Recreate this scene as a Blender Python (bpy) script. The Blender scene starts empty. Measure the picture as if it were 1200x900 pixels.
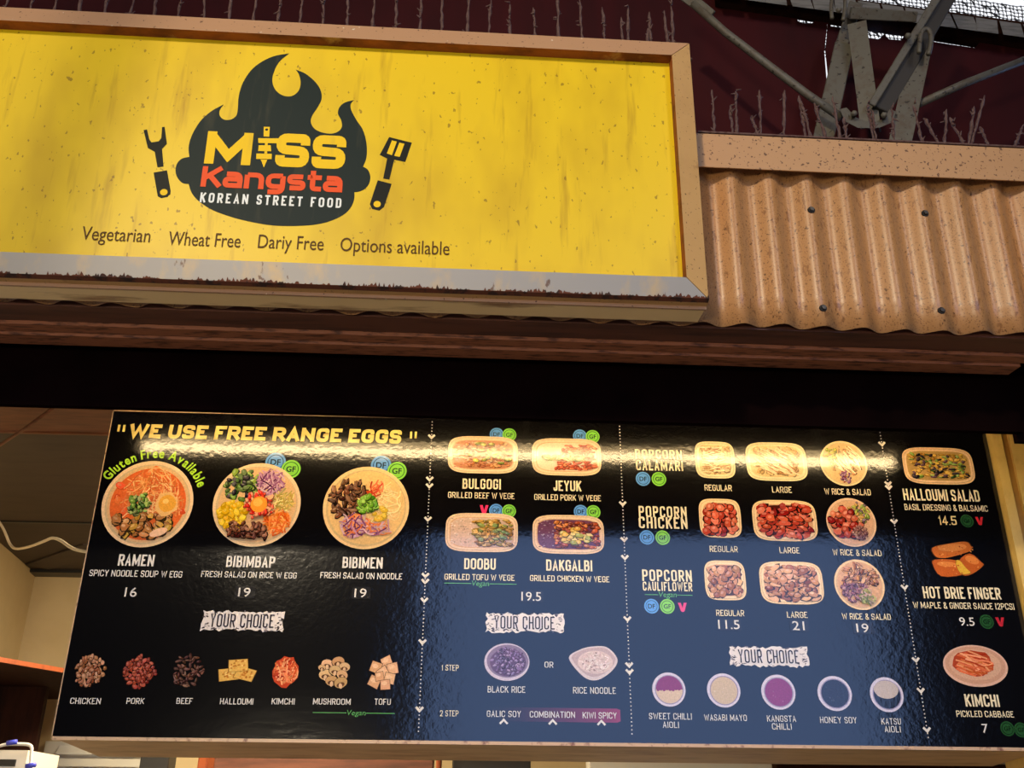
import bpy, bmesh, math, random
from mathutils import Vector, Matrix
from mathutils.geometry import tessellate_polygon

S = bpy.context.scene
COL = S.collection

# ---------------------------------------------------------------- camera
FPX = 1150.0
CAM = Vector((0.0, -3.2, 1.6))


def axes(yaw, pit, roll):
    f = Vector((math.sin(yaw) * math.cos(pit), math.cos(yaw) * math.cos(pit), math.sin(pit)))
    r = Vector((math.cos(yaw), -math.sin(yaw), 0))
    u = r.cross(f)
    c, s = math.cos(roll), math.sin(roll)
    return r * c + u * s, u * c - r * s, f


AB = axes(0.041043, 0.424719, 0.008360)      # camera axes in the frame of the menu board (= world)
AS = axes(0.069449, 0.367205, 0.004725)      # camera axes in the frame of the leaning fascia and sign
cam = bpy.data.cameras.new('camera')
cam.sensor_fit = 'HORIZONTAL'
cam.sensor_width = 36
cam.lens = 36 * FPX / 1200
cam.clip_start = 0.02
cam.clip_end = 200
camo = bpy.data.objects.new('camera', cam)
COL.objects.link(camo)
r_, u_, f_ = AB
camo.matrix_world = Matrix(((r_.x, u_.x, -f_.x, CAM.x), (r_.y, u_.y, -f_.y, CAM.y), (r_.z, u_.z, -f_.z, CAM.z), (0, 0, 0, 1)))
S.camera = camo

# ---------------------------------------------------------------- world, exposure
w = bpy.data.worlds.new('sky')
S.world = w
w.use_nodes = True
bg = w.node_tree.nodes['Background']
bg.inputs['Strength'].default_value = 4.2
_nt = w.node_tree
_tc = _nt.nodes.new('ShaderNodeTexCoord')
_sx = _nt.nodes.new('ShaderNodeSeparateXYZ')
_rp = _nt.nodes.new('ShaderNodeValToRGB')          # blue towards the horizon, pale cloud overhead
_rp.color_ramp.elements[0].position = 0.35
_rp.color_ramp.elements[0].color = (0.25, 0.40, 0.80, 1)
_rp.color_ramp.elements[1].position = 0.6
_rp.color_ramp.elements[1].color = (0.24, 0.245, 0.26, 1)
_nt.links.new(_tc.outputs['Generated'], _sx.inputs[0])
_nt.links.new(_sx.outputs['Z'], _rp.inputs[0])
_nt.links.new(_rp.outputs[0], bg.inputs['Color'])
S.view_settings.view_transform = 'Standard'
S.view_settings.look = 'None'
S.view_settings.exposure = 0.0
S.view_settings.gamma = 1.0
S.view_settings.use_curve_mapping = False


def area(name, loc, target, size, power, color, size_y=None, spread=180):
    l = bpy.data.lights.new(name, 'AREA')
    l.energy = power
    l.color = color
    l.size = size
    if size_y:
        l.shape = 'RECTANGLE'
        l.size_y = size_y
    l.spread = math.radians(spread)
    o = bpy.data.objects.new(name, l)
    COL.objects.link(o)
    o.location = loc
    o.rotation_euler = (Vector(target) - Vector(loc)).to_track_quat('-Z', 'Y').to_euler()
    return o


WARM = (1.0, 0.84, 0.60)
area('hall_lamp', (-2.4, -7.6, 5.2), (0.0, -1.0, 3.2), 0.5, 120, WARM)
area('hall_lamp', (2.8, -6.8, 5.6), (0.8, -1.0, 2.6), 0.6, 60, WARM)
area('added_low_fill', (-1.6, -6.4, 1.55), (0.0, -1.0, 3.0), 0.6, 100, WARM)  # unseen low fill, added to brighten the undersides and the soffit
sp = bpy.data.lights.new('added_spot', 'SPOT')  # added spot, cone shaped so the sign's left end stays darker
sp.energy = 900
sp.color = WARM
sp.spot_size = math.radians(31)
sp.spot_blend = 0.9
sp.shadow_soft_size = 0.16
spo = bpy.data.objects.new('added_spot', sp)
COL.objects.link(spo)
spo.location = (-2.4, -7.6, 5.2)
spo.rotation_euler = (Vector((0.1, -1.0, 3.4)) - spo.location).to_track_quat('-Z', 'Y').to_euler()
area('kitchen_lamp', (-0.9, 1.0, 2.78), (-1.2, 1.4, 0), 0.9, 85, (1.0, 0.80, 0.52), 0.25)

# ---------------------------------------------------------------- frames of measurement


class Frame:
    """A real upright (or leaning) plane family: points are given by where they are seen and how far back they stand."""

    def __init__(self, A):
        self.A = A
        # world = W * local
        self.W = Matrix(((0,) * 3,) * 3)
        for i in range(3):
            for j in range(3):
                self.W[i][j] = sum(AB[k][i] * A[k][j] for k in range(3))

    def ray(self, px, py):
        r, u, f = self.A
        return r * ((px - 600) / FPX) + u * ((450 - py) / FPX) + f

    def at(self, px, py, d):
        v = self.ray(px, py)
        return v * (d / v.y)

    def at_z(self, px, py, z):
        v = self.ray(px, py)
        return v * (z / v.z)

    def w(self, p):
        return CAM + self.W @ Vector(p)

    def pw(self, px, py, d):
        return self.w(self.at(px, py, d))


FB = Frame(AB)
FS = Frame(AS)
DB = 3.2                                      # distance to the board face


# ---------------------------------------------------------------- materials
def lin(c):
    out = []
    for v in c[:3]:
        v = v / 255.0
        out.append(v / 12.92 if v <= 0.04045 else ((v + 0.055) / 1.055) ** 2.4)
    return (out[0], out[1], out[2], 1.0)


class M:
    def __init__(self, name, base=(128, 128, 128), rough=0.5, metal=0.0, spec=0.5):
        self.m = bpy.data.materials.new(name)
        self.m.use_nodes = True
        self.nt = self.m.node_tree
        self.b = self.nt.nodes['Principled BSDF']
        self.b.inputs['Base Color'].default_value = lin(base)
        self.b.inputs['Roughness'].default_value = rough
        self.b.inputs['Metallic'].default_value = metal
        self.b.inputs['Specular IOR Level'].default_value = spec
        self.cur = None
        self.film = False

    def n(self, t, **kw):
        x = self.nt.nodes.new(t)
        for k, v in kw.items():
            if k in x.inputs:
                x.inputs[k].default_value = v
            else:
                setattr(x, k, v)
        return x

    def l(self, a, ao, b, bi):
        self.nt.links.new(a.outputs[ao], b.inputs[bi])

    def coords(self, scale=(1, 1, 1), out='Object', loc=(0, 0, 0)):
        t = self.n('ShaderNodeTexCoord')
        mp = self.n('ShaderNodeMapping')
        mp.inputs['Scale'].default_value = scale
        mp.inputs['Location'].default_value = loc
        self.l(t, out, mp, 'Vector')
        return mp

    def noise_mask(self, scale, lo, hi, stretch=(1, 1, 1), detail=4, rough=0.6, loc=(0, 0, 0), out='Object'):
        mp = self.coords(stretch, out, loc)
        no = self.n('ShaderNodeTexNoise')
        no.inputs['Scale'].default_value = scale
        no.inputs['Detail'].default_value = detail
        no.inputs['Roughness'].default_value = rough
        self.l(mp, 'Vector', no, 'Vector')
        r = self.n('ShaderNodeMapRange')
        r.inputs['From Min'].default_value = lo
        r.inputs['From Max'].default_value = hi
        self.l(no, 'Fac', r, 'Value')
        return r

    def mix(self, mask, color, mo='Result', strength=1.0):
        x = self.n('ShaderNodeMix', data_type='RGBA')
        src = self.cur
        if src is None:
            x.inputs[6].default_value = self.b.inputs['Base Color'].default_value
        else:
            self.nt.links.new(src, x.inputs[6])
        x.inputs[7].default_value = lin(color)
        if strength != 1.0:
            mu = self.n('ShaderNodeMath', operation='MULTIPLY')
            self.l(mask, mo, mu, 0)
            mu.inputs[1].default_value = strength
            self.nt.links.new(mu.outputs[0], x.inputs[0])
        else:
            self.l(mask, mo, x, 0)
        self.cur = x.outputs[2]
        self.nt.links.new(self.cur, self.b.inputs['Base Color'])
        return self

    def attr(self):
        a = self.n('ShaderNodeVertexColor', layer_name='Col')
        self.cur = a.outputs['Color']
        self.nt.links.new(self.cur, self.b.inputs['Base Color'])
        return self

    def bump(self, scale, strength, dist, stretch=(1, 1, 1), detail=3, out='Object'):
        mp = self.coords(stretch, out)
        no = self.n('ShaderNodeTexNoise')
        no.inputs['Scale'].default_value = scale
        no.inputs['Detail'].default_value = detail
        self.l(mp, 'Vector', no, 'Vector')
        bu = self.n('ShaderNodeBump')
        bu.inputs['Strength'].default_value = strength
        bu.inputs['Distance'].default_value = dist
        self.l(no, 'Fac', bu, 'Height')
        prev = [lk for lk in self.nt.links if lk.to_socket == self.b.inputs['Normal']]
        if prev:
            self.nt.links.new(prev[0].from_socket, bu.inputs['Normal'])
        self.l(bu, 'Normal', self.b, 'Normal')
        if self.film:
            self.l(bu, 'Normal', self.b, 'Coat Normal')
        return self

    def emit(self, color, strength):
        self.b.inputs['Emission Color'].default_value = color
        self.b.inputs['Emission Strength'].default_value = strength
        return self


def specks(m, color, scale=160, lo=0.66, hi=0.70, strength=1.0, stretch=(1, 1, 1)):
    return m.mix(m.noise_mask(scale, lo, hi, stretch, 2, 0.5), color, strength=strength)


MAT = {}


def FILM(m):
    """clear glossy film over the print"""
    m.b.inputs['Coat Weight'].default_value = 0.3
    m.b.inputs['Coat Roughness'].default_value = 0.05
    m.film = True


# printed film on the board: black base and a shared print material, both with the same gloss and fine wrinkles
m = M('board_film', (9, 8, 9), 0.12, spec=0.42)
FILM(m)
m.bump(70, 0.09, 0.004, detail=5).bump(9, 0.05, 0.012)
MAT['film'] = m.m
m = M('board_print', (255, 255, 255), 0.12, spec=0.42).attr()
FILM(m)
m.bump(70, 0.09, 0.004, detail=5).bump(9, 0.05, 0.012)
MAT['print'] = m.m
m = M('board_photo', (255, 255, 255), 0.12, spec=0.42).attr()      # printed photographs: the same film, with the grain of the picture
FILM(m)
_no = m.noise_mask(210, 0.3, 0.7, detail=3)
_mm = m.n('ShaderNodeMapRange')
_mm.inputs['To Min'].default_value = 0.84
_mm.inputs['To Max'].default_value = 1.14
m.l(_no, 'Result', _mm, 'Value')
_vm = m.n('ShaderNodeVectorMath', operation='SCALE')
m.nt.links.new(m.cur, _vm.inputs[0])
m.nt.links.new(_mm.outputs['Result'], _vm.inputs['Scale'])
m.nt.links.new(_vm.outputs[0], m.b.inputs['Base Color'])
m.bump(70, 0.09, 0.004, detail=5).bump(9, 0.05, 0.012)
MAT['photo'] = m.m
m = M('board_timber', (206, 174, 132), 0.55)
m.mix(m.noise_mask(5, 0.45, 0.7, (1, 4, 4)), (158, 122, 90), strength=0.8)
m.mix(m.noise_mask(30, 0.5, 0.75, (0.2, 4, 4)), (196, 172, 140), strength=0.5)
MAT['board_timber'] = m.m
m = M('board_edge', (205, 170, 135), 0.35)
m.mix(m.noise_mask(40, 0.55, 0.7), (120, 70, 50))
MAT['board_edge'] = m.m

m = M('sign_acrylic', (222, 188, 16), 0.4, spec=0.3)
m.mix(m.noise_mask(5.0, 0.46, 0.72, (1.0, 1, 0.45), 3), (178, 140, 8), strength=0.55)
m.mix(m.noise_mask(26, 0.58, 0.75, (1, 1, 0.08), 4), (150, 104, 10), strength=0.55)
specks(m, (110, 78, 12), 85, 0.68, 0.71, 0.65, (1, 1, 0.6))
MAT['acrylic'] = m.m
m = M('sign_print', (255, 255, 255), 0.5, spec=0.14).attr()
m.mix(m.noise_mask(30, 0.55, 0.8, (1, 1, 0.12), 4), (120, 110, 80), strength=0.18)
MAT['sign_print'] = m.m


def cream(name, base, rust=True, rough=0.5, dens=0.0):
    k = M(name, base, rough)
    k.mix(k.noise_mask(6, 0.5, 0.8), (150, 112, 62), strength=0.45)
    k.mix(k.noise_mask(22, 0.62 - dens, 0.72 - dens, detail=6), (112, 62, 28), strength=0.55)
    specks(k, (60, 34, 18), 150, 0.68, 0.71, 0.9)
    return k


MAT['cream'] = cream('cream_paint', (190, 150, 94)).m
m = M('pink_cream_paint', (176, 136, 102), 0.5)
specks(m, (70, 40, 26), 120, 0.68, 0.71, 0.9)
specks(m, (235, 225, 205), 60, 0.73, 0.75, 0.7)
MAT['pink_cream'] = m.m
m = M('rusty_return', (150, 78, 26), 0.7)
m.mix(m.noise_mask(14, 0.42, 0.62, (0.6, 1, 1), 6), (98, 40, 14))
m.mix(m.noise_mask(9, 0.6, 0.7, detail=6), (180, 140, 82), strength=0.8)
MAT['rust'] = m.m
m = M('bare_aluminium', (160, 156, 150), 0.5, 0.25)
m.mix(m.noise_mask(18, 0.52, 0.72, (1, 1, 0.25), 5), (196, 168, 122), strength=0.7)
m.mix(m.noise_mask(30, 0.66, 0.7, (1, 1, 0.3), 5), (96, 60, 36), strength=0.8)
MAT['alu'] = m.m
m = M('rust_edge', (92, 44, 20), 0.8)
m.mix(m.noise_mask(34, 0.5, 0.6, detail=6), (46, 20, 10))
MAT['rust_edge'] = m.m
m = M('sign_underside', (236, 208, 156), 0.5)
m.mix(m.noise_mask(7, 0.54, 0.66, (0.35, 2, 2), 6), (118, 66, 34), strength=0.8)
MAT['underside'] = m.m

m = M('corrugated_paint', (172, 126, 80), 0.36)
m.mix(m.noise_mask(3.0, 0.45, 0.7, (2.0, 1, 0.5)), (176, 120, 66), strength=0.6)
m.mix(m.noise_mask(55, 0.60, 0.64, (1, 1, 0.5), 5), (116, 72, 38), strength=0.6)
specks(m, (74, 44, 24), 120, 0.655, 0.68, 0.8)
specks(m, (96, 60, 34), 230, 0.60, 0.64, 0.6)
MAT['corr'] = m.m
m = M('corrugated_back', (92, 52, 34), 0.7)
m.mix(m.noise_mask(12, 0.45, 0.7, detail=6), (54, 28, 18))
MAT['corr_back'] = m.m
m = M('cap_paint', (176, 134, 90), 0.5)
specks(m, (84, 50, 26), 110, 0.63, 0.66, 0.9)
m.mix(m.noise_mask(4, 0.5, 0.8), (170, 124, 76), strength=0.5)
MAT['cap'] = m.m
m = M('soffit_timber', (96, 54, 38), 0.6)
m.mix(m.noise_mask(14, 0.45, 0.7, (0.25, 2, 2), 5), (60, 30, 20))
MAT['soffit'] = m.m
m = M('batten_timber', (150, 92, 62), 0.6)
m.mix(m.noise_mask(40, 0.5, 0.64, (0.4, 2, 2), 6), (78, 40, 24))
MAT['batten'] = m.m
m = M('maroon_black', (16, 7, 7), 0.9, spec=0.0)
m.mix(m.noise_mask(7, 0.45, 0.75), (10, 5, 5))
MAT['black'] = m.m
m = M('maroon_paint', (58, 9, 13), 0.8, spec=0.2)
m.mix(m.noise_mask(3, 0.4, 0.7, (1, 1, 0.3)), (40, 6, 9))
MAT['maroon'] = m.m
m = M('dusty_spike', (90, 68, 62), 0.9)
m.mix(m.noise_mask(90, 0.45, 0.6), (70, 44, 40))
MAT['spike'] = m.m
m = M('galvanised_steel', (92, 88, 78), 0.6, 0.15)
m.mix(m.noise_mask(26, 0.48, 0.66, detail=6), (84, 74, 62))
specks(m, (40, 32, 26), 60, 0.64, 0.68, 0.9)
MAT['steel'] = m.m
MAT['shaded_steel'] = M('steel_shade', (44, 40, 36), 0.7).m  # steel coloured darker to stand for the raking strut's unlit underside
m = M('grey_plank', (118, 115, 110), 0.8)
m.mix(m.noise_mask(30, 0.45, 0.7, (0.25, 1, 2), 5), (80, 78, 74))
MAT['plank'] = m.m
m = M('netting_wire', (60, 60, 62), 0.8)
MAT['net'] = m.m
m = M('screw_steel', (70, 66, 62), 0.4, 0.6)
MAT['screw'] = m.m
m = M('rubber_washer', (26, 24, 24), 0.8)
MAT['rubber'] = m.m

m = M('interior_cream', (196, 176, 134), 0.6)
m.mix(m.noise_mask(3, 0.4, 0.75), (172, 150, 108), strength=0.5)
MAT['wall'] = m.m
m = M('dark_ceiling', (66, 54, 46), 0.6)
m.mix(m.noise_mask(16, 0.45, 0.8, (0.3, 1, 1)), (50, 40, 34))
MAT['ceil'] = m.m
m = M('brown_lining', (128, 78, 50), 0.6)
m.mix(m.noise_mask(18, 0.4, 0.7, (0.3, 2, 2)), (100, 58, 36))
MAT['lining'] = m.m
m = M('orange_timber', (148, 72, 30), 0.5)
m.mix(m.noise_mask(30, 0.5, 0.7, (1, 1, 0.4)), (116, 50, 22))
MAT['orange'] = m.m
m = M('dark_timber', (44, 22, 14), 0.8, spec=0.1)
m.mix(m.noise_mask(12, 0.45, 0.7, (2, 2, 0.3)), (26, 13, 9))
MAT['dark_timber'] = m.m
MAT['white'] = M('white_enamel', (214, 212, 202), 0.4).m
MAT['blackbox'] = M('black_plastic', (26, 26, 26), 0.4).m
MAT['cable'] = M('white_cable', (222, 206, 178), 0.5).m
MAT['blue'] = M('blue_plastic', (60, 70, 190), 0.35).m
m = M('yellow_cream', (222, 186, 104), 0.5)
m.mix(m.noise_mask(40, 0.5, 0.75, (1, 1, 0.6)), (196, 156, 80), strength=0.5)
MAT['post'] = m.m
m = M('post_gold', (176, 128, 52), 0.5)
MAT['post_gold'] = m.m
m = M('hall_dark', (34, 30, 30), 0.8)
MAT['hall'] = m.m
m = M('paving', (132, 127, 120), 0.8)
MAT['paving'] = m.m
MAT['tube'] = M('tube_glow', (255, 255, 255), 0.5).emit((1.0, 0.72, 0.36, 1), 42).m
MAT['fitting'] = M('lamp_fitting', (210, 205, 195), 0.5).m


# ---------------------------------------------------------------- object helpers
def setp(o, label=None, cat=None, group=None, kind=None):
    if label:
        o['label'] = label
    if cat:
        o['category'] = cat
    if group:
        o['group'] = group
    if kind:
        o['kind'] = kind
    return o


def empty(name, loc, label=None, cat=None, group=None, kind=None):
    o = bpy.data.objects.new(name, None)
    COL.objects.link(o)
    o.location = loc
    o.empty_display_size = 0.05
    return setp(o, label, cat, group, kind)


def wloc(o):
    v = Vector((0, 0, 0))
    while o is not None:
        v += o.location
        o = o.parent
    return v


def mesh(name, verts, faces, mats, parent=None, cols=None, smooth=False, idx=None, label=None, cat=None, group=None, kind=None):
    """world-space verts; the object's origin goes to the middle of its underside"""
    verts = [Vector(v) for v in verts]
    lo = [min(v[i] for v in verts) for i in range(3)]
    hi = [max(v[i] for v in verts) for i in range(3)]
    org = Vector(((lo[0] + hi[0]) / 2, (lo[1] + hi[1]) / 2, lo[2]))
    me = bpy.data.meshes.new(name)
    me.from_pydata([v - org for v in verts], [], faces)
    if not isinstance(mats, (list, tuple)):
        mats = [mats]
    for k in mats:
        me.materials.append(MAT[k])
    if idx:
        me.polygons.foreach_set('material_index', idx)
    if cols:
        at = me.color_attributes.new('Col', 'FLOAT_COLOR', 'CORNER')
        flat = []
        for p, c in zip(me.polygons, cols):
            flat += list(c) * p.loop_total
        at.data.foreach_set('color', flat)
    if smooth:
        me.polygons.foreach_set('use_smooth', [True] * len(me.polygons))
    me.update()
    o = bpy.data.objects.new(name, me)
    COL.objects.link(o)
    if parent is not None:
        o.parent = parent
        o.location = org - wloc(parent)
    else:
        o.location = org
    return setp(o, label, cat, group, kind)


BOXF = [(0, 3, 2, 1), (4, 5, 6, 7), (0, 1, 5, 4), (1, 2, 6, 5), (2, 3, 7, 6), (3, 0, 4, 7)]


def box8(name, low4, high4, mats, **kw):
    return mesh(name, list(low4) + list(high4), BOXF, mats, **kw)


def fbox(F, x0, x1, y0, y1, z0, z1):
    lo = [F.w((x0, y0, z0)), F.w((x1, y0, z0)), F.w((x1, y1, z0)), F.w((x0, y1, z0))]
    hi = [F.w((x0, y0, z1)), F.w((x1, y0, z1)), F.w((x1, y1, z1)), F.w((x0, y1, z1))]
    return lo + hi


def box(name, F, x0, x1, y0, y1, z0, z1, mats, bevel=0.0, **kw):
    o = mesh(name, fbox(F, x0, x1, y0, y1, z0, z1), BOXF, mats, **kw)
    if bevel:
        b = o.modifiers.new('bevel', 'BEVEL')
        b.width = bevel
        b.segments = 2
    return o


def wbox(name, x0, x1, y0, y1, z0, z1, mats, **kw):
    v = [(x0, y0, z0), (x1, y0, z0), (x1, y1, z0), (x0, y1, z0), (x0, y0, z1), (x1, y0, z1), (x1, y1, z1), (x0, y1, z1)]
    return mesh(name, v, BOXF, mats, **kw)


def tube_geo(pts, radii, seg=8, cap=True):
    pts = [Vector(p) for p in pts]
    if not isinstance(radii, (list, tuple)):
        radii = [radii] * len(pts)
    V, Fc = [], []
    up = None
    for i, p in enumerate(pts):
        t = (pts[min(i + 1, len(pts) - 1)] - pts[max(i - 1, 0)]).normalized()
        if up is None:
            up = t.orthogonal().normalized()
        else:
            up = (up - t * up.dot(t)).normalized()
        b = t.cross(up)
        for k in range(seg):
            a = 2 * math.pi * k / seg
            V.append(p + (up * math.cos(a) + b * math.sin(a)) * radii[i])
    for i in range(len(pts) - 1):
        for k in range(seg):
            a, b2 = i * seg + k, i * seg + (k + 1) % seg
            Fc.append((a, b2, b2 + seg, a + seg))
    if cap:
        Fc.append(tuple(range(seg))[::-1])
        Fc.append(tuple(range((len(pts) - 1) * seg, len(pts) * seg)))
    return V, Fc


def tube(name, pts, radii, mat, seg=8, **kw):
    V, Fc = tube_geo(pts, radii, seg)
    return mesh(name, V, Fc, mat, smooth=True, **kw)


def catmull(pts, n=6, closed=False):
    out = []
    L = len(pts)
    rng = range(L) if closed else range(L - 1)
    g = (lambda i: pts[i % L]) if closed else (lambda i: pts[min(max(i, 0), L - 1)])
    for i in rng:
        p0, p1, p2, p3 = g(i - 1), g(i), g(i + 1), g(i + 2)
        for k in range(n):
            t = k / n
            out.append(tuple(0.5 * (2 * b + (c - a) * t + (2 * a - 5 * b + 4 * c - d) * t * t + (3 * b - a - 3 * c + d) * t ** 3)
                             for a, b, c, d in zip(p0, p1, p2, p3)))
    if not closed:
        out.append(tuple(pts[-1]))
    return out


# ---------------------------------------------------------------- lettering: stroke alphabet
O_ = [(0, 0), (0, 1), (1, 1), (1, 0), 'c']
GL = {
    'A': (1, [[(0, 0), (.5, 1, 0), (1, 0)], [(.2, .3), (.8, .3)]]),
    'B': (1, [[(0, .52, 0), (.9, .52), (.9, 1), (0, 1, 0), (0, 0, 0), (1, 0), (1, .52), (.3, .52)]]),
    'C': (1, [[(1, .7), (1, 1), (0, 1), (0, 0), (1, 0), (1, .3)]]),
    'D': (1, [[(0, 0, 0), (0, 1, 0), (1, 1), (1, 0), 'c']]),
    'E': (.9, [[(1, 1), (0, 1, 0), (0, 0, 0), (1, 0)], [(0, .52), (.8, .52)]]),
    'F': (.9, [[(1, 1), (0, 1, 0), (0, 0)], [(0, .48), (.8, .48)]]),
    'G': (1, [[(1, .7), (1, 1), (0, 1), (0, 0), (1, 0), (1, .48, 0), (.55, .48)]]),
    'H': (1, [[(0, 0), (0, 1)], [(1, 0), (1, 1)], [(0, .5), (1, .5)]]),
    'I': (0, [[(0, 0), (0, 1)]]),
    'J': (.8, [[(1, 1), (1, 0), (0, 0), (0, .3)]]),
    'K': (1, [[(0, 0), (0, 1)], [(1, 1), (.06, .42)], [(.35, .6), (1, 0)]]),
    'L': (.85, [[(0, 1), (0, 0, 0), (1, 0)]]),
    'M': (1.3, [[(0, 0), (0, 1)], [(1, 0), (1, 1)], [(.02, .98), (.5, .18, 0), (.98, .98)]]),
    'N': (1.08, [[(0, 0), (0, 1)], [(1, 0), (1, 1)], [(.03, .97), (.97, .03)]]),
    'O': (1.05, [O_]),
    'P': (1, [[(0, 0), (0, 1, 0), (1, 1), (1, .44), (0, .44)]]),
    'Q': (1.05, [O_, [(.6, .3), (1.05, -.08)]]),
    'R': (1, [[(0, 0), (0, 1, 0), (1, 1), (1, .46), (0, .46)], [(.5, .46), (1, 0)]]),
    'S': (.95, [[(1, .72), (1, 1), (0, 1), (0, .52), (1, .48), (1, 0), (0, 0), (0, .28)]]),
    'T': (.95, [[(0, 1), (1, 1)], [(.5, 1), (.5, 0)]]),
    'U': (1, [[(0, 1), (0, 0), (1, 0), (1, 1)]]),
    'V': (1, [[(0, 1), (.5, 0, 0), (1, 1)]]),
    'W': (1.5, [[(0, 1), (.25, 0, 0), (.5, .85, 0), (.75, 0, 0), (1, 1)]]),
    'X': (1, [[(0, 0), (1, 1)], [(0, 1), (1, 0)]]),
    'Y': (1, [[(0, 1), (.5, .45, 0), (1, 1)], [(.5, .45), (.5, 0)]]),
    'Z': (.95, [[(0, 1), (1, 1, 0), (0, 0, 0), (1, 0)]]),
    'a': (1, [[(.05, .72), (1, .72), (1, 0)], [(.98, .40), (0, .40), (0, 0), (.98, 0)]]),
    'n': (1, [[(0, .72), (0, 0)], [(.02, .72), (1, .72), (1, 0)]]),
    'g': (1, [[(1, .72, 0), (1, -.30), (.02, -.30)], [(.98, .72), (0, .72), (0, .04), (.98, .04)]]),
    's': (.95, [[(.97, .72), (0, .72), (0, .37), (1, .35), (1, 0), (.03, 0)]]),
    't': (.72, [[(.3, 1), (.3, 0), (1, 0)], [(0, .72), (1, .72)]]),
    '0': (1, [O_]),
    '1': (.4, [[(0, .78), (1, 1, 0), (1, 0)]]),
    '2': (.95, [[(0, .7), (0, 1), (1, 1), (1, .55), (0, 0, 0), (1, 0)]]),
    '4': (1, [[(.75, 0), (.75, 1, 0), (0, .25, 0), (1, .25)]]),
    '5': (.95, [[(1, 1), (.05, 1, 0), (0, .55, 0), (1, .6), (1, 0), (0, 0), (0, .25)]]),
    '7': (.9, [[(0, 1), (1, 1, 0), (.35, 0)]]),
    '9': (1, [[(0, .25), (0, 0), (1, 0), (1, 1), (0, 1), (0, .45), (1, .45)]]),
    '.': (0, [[(0, 0), (0, .03)]]),
    '"': (.95, [[(0, .72), (0, 1)], [(1, .72), (1, 1)]]),
    '&': (1.05, [[(1, 0), (.15, .8), (.15, 1), (.75, 1), (.75, .7), (0, .4), (0, 0), (.75, 0), (1, .4)]]),
    '[': (.3, [[(1, 1), (0, 1, 0), (0, 0, 0), (1, 0)]]),
    ']': (.3, [[(0, 1), (1, 1, 0), (1, 0, 0), (0, 0)]]),
}
# (letter width to height, stroke, fillet, gap, word space)
STY = {
    'block': (.46, .15, .16, .09, .22),
    'block_wide': (.47, .15, .16, .14, .28),
    'small': (.58, .135, .18, .12, .32),
    'small_w': (.55, .12, .2, .14, .36),
    'thin': (.37, .10, .15, .11, .26),
    'heavy': (.82, .255, .26, .10, .36),
    'black': (1.02, .27, .34, .08, .3),
    'lower': (.88, .235, .26, .07, .3),
    'round': (.52, .18, .2, .28, .52),
}


def fillet(pts, rad, n=4):
    closed = pts[-1] == 'c'
    P = list(pts[:-1]) if closed else list(pts)
    L = len(P)
    out = []
    for i, p in enumerate(P):
        xy = Vector((p[0], p[1]))
        sharp = len(p) > 2
        if sharp or (not closed and i in (0, L - 1)):
            out.append(xy)
            continue
        a = Vector(P[(i - 1) % L][:2]) - xy
        b = Vector(P[(i + 1) % L][:2]) - xy
        la, lb = a.length, b.length
        if la < 1e-6 or lb < 1e-6:
            out.append(xy)
            continue
        r = min(rad, la * .5, lb * .5)
        p0, p1 = xy + a / la * r, xy + b / lb * r
        for k in range(n + 1):
            t = k / n
            out.append(p0 * (1 - t) ** 2 + xy * 2 * t * (1 - t) + p1 * t * t)
    return out, closed


def stroke_poly(pts, closed, w, ext=(True, True)):
    P = []
    for p in pts:
        if not P or (p - P[-1]).length > 1e-5:
            P.append(p)
    if closed and (P[0] - P[-1]).length < 1e-5:
        P.pop()
    L = len(P)
    if L < 2:
        return [], []
    if not closed:
        if ext[0]:
            P[0] = P[0] + (P[0] - P[1]).normalized() * (w / 2)
        if ext[1]:
            P[-1] = P[-1] + (P[-1] - P[-2]).normalized() * (w / 2)
    V = []
    for i in range(L):
        d1 = (P[i] - P[i - 1]).normalized() if (closed or i > 0) else None
        d2 = (P[(i + 1) % L] - P[i]).normalized() if (closed or i < L - 1) else None
        d1 = d1 or d2
        d2 = d2 or d1
        n1 = Vector((-d1.y, d1.x))
        n2 = Vector((-d2.y, d2.x))
        nn = n1 + n2
        if nn.length < 1e-4:
            nn = n1
        nn.normalize()
        k = min(1.0 / max(nn.dot(n1), 0.35), 2.2)
        V += [P[i] + nn * (w / 2 * k), P[i] - nn * (w / 2 * k)]
    Fc = []
    for i in range(L if closed else L - 1):
        a, b = 2 * i, 2 * ((i + 1) % L)
        Fc.append((a + 1, b + 1, b, a))
    return V, Fc


def stroke_text(body, style):
    """2-D verts and faces with cap height 1, baseline 0"""
    wd, st, fr, gap, sp = STY[style]
    V, Fc = [], []
    x = 0.0
    for ch in body:
        if ch == ' ':
            x += sp
            continue
        k, strokes = GL[ch]
        cw = wd * k
        for s in strokes:
            q = [p if p == 'c' else ((st / 2 + p[0] * max(cw - st, 0) + x, st / 2 + p[1] * (1 - st)) + ((0,) if len(p) > 2 else ())) for p in s]
            pts, cl = fillet(q, fr)
            ext = (True, True)
            if not cl:                          # square ends only where the stroke reaches the letter's box
                ext = []
                for e, o in ((s[0], s[1]), (s[-1], s[-2])):
                    ax = 0 if abs(e[0] - o[0]) > abs(e[1] - o[1]) else 1
                    ext.append(e[ax] in (0, 1))
            v, f = stroke_poly(pts, cl, st, ext)
            b = len(V)
            V += v
            Fc += [tuple(i + b for i in t) for t in f]
        x += max(cw, st) + gap
    return V, Fc


_fc = {}


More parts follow.
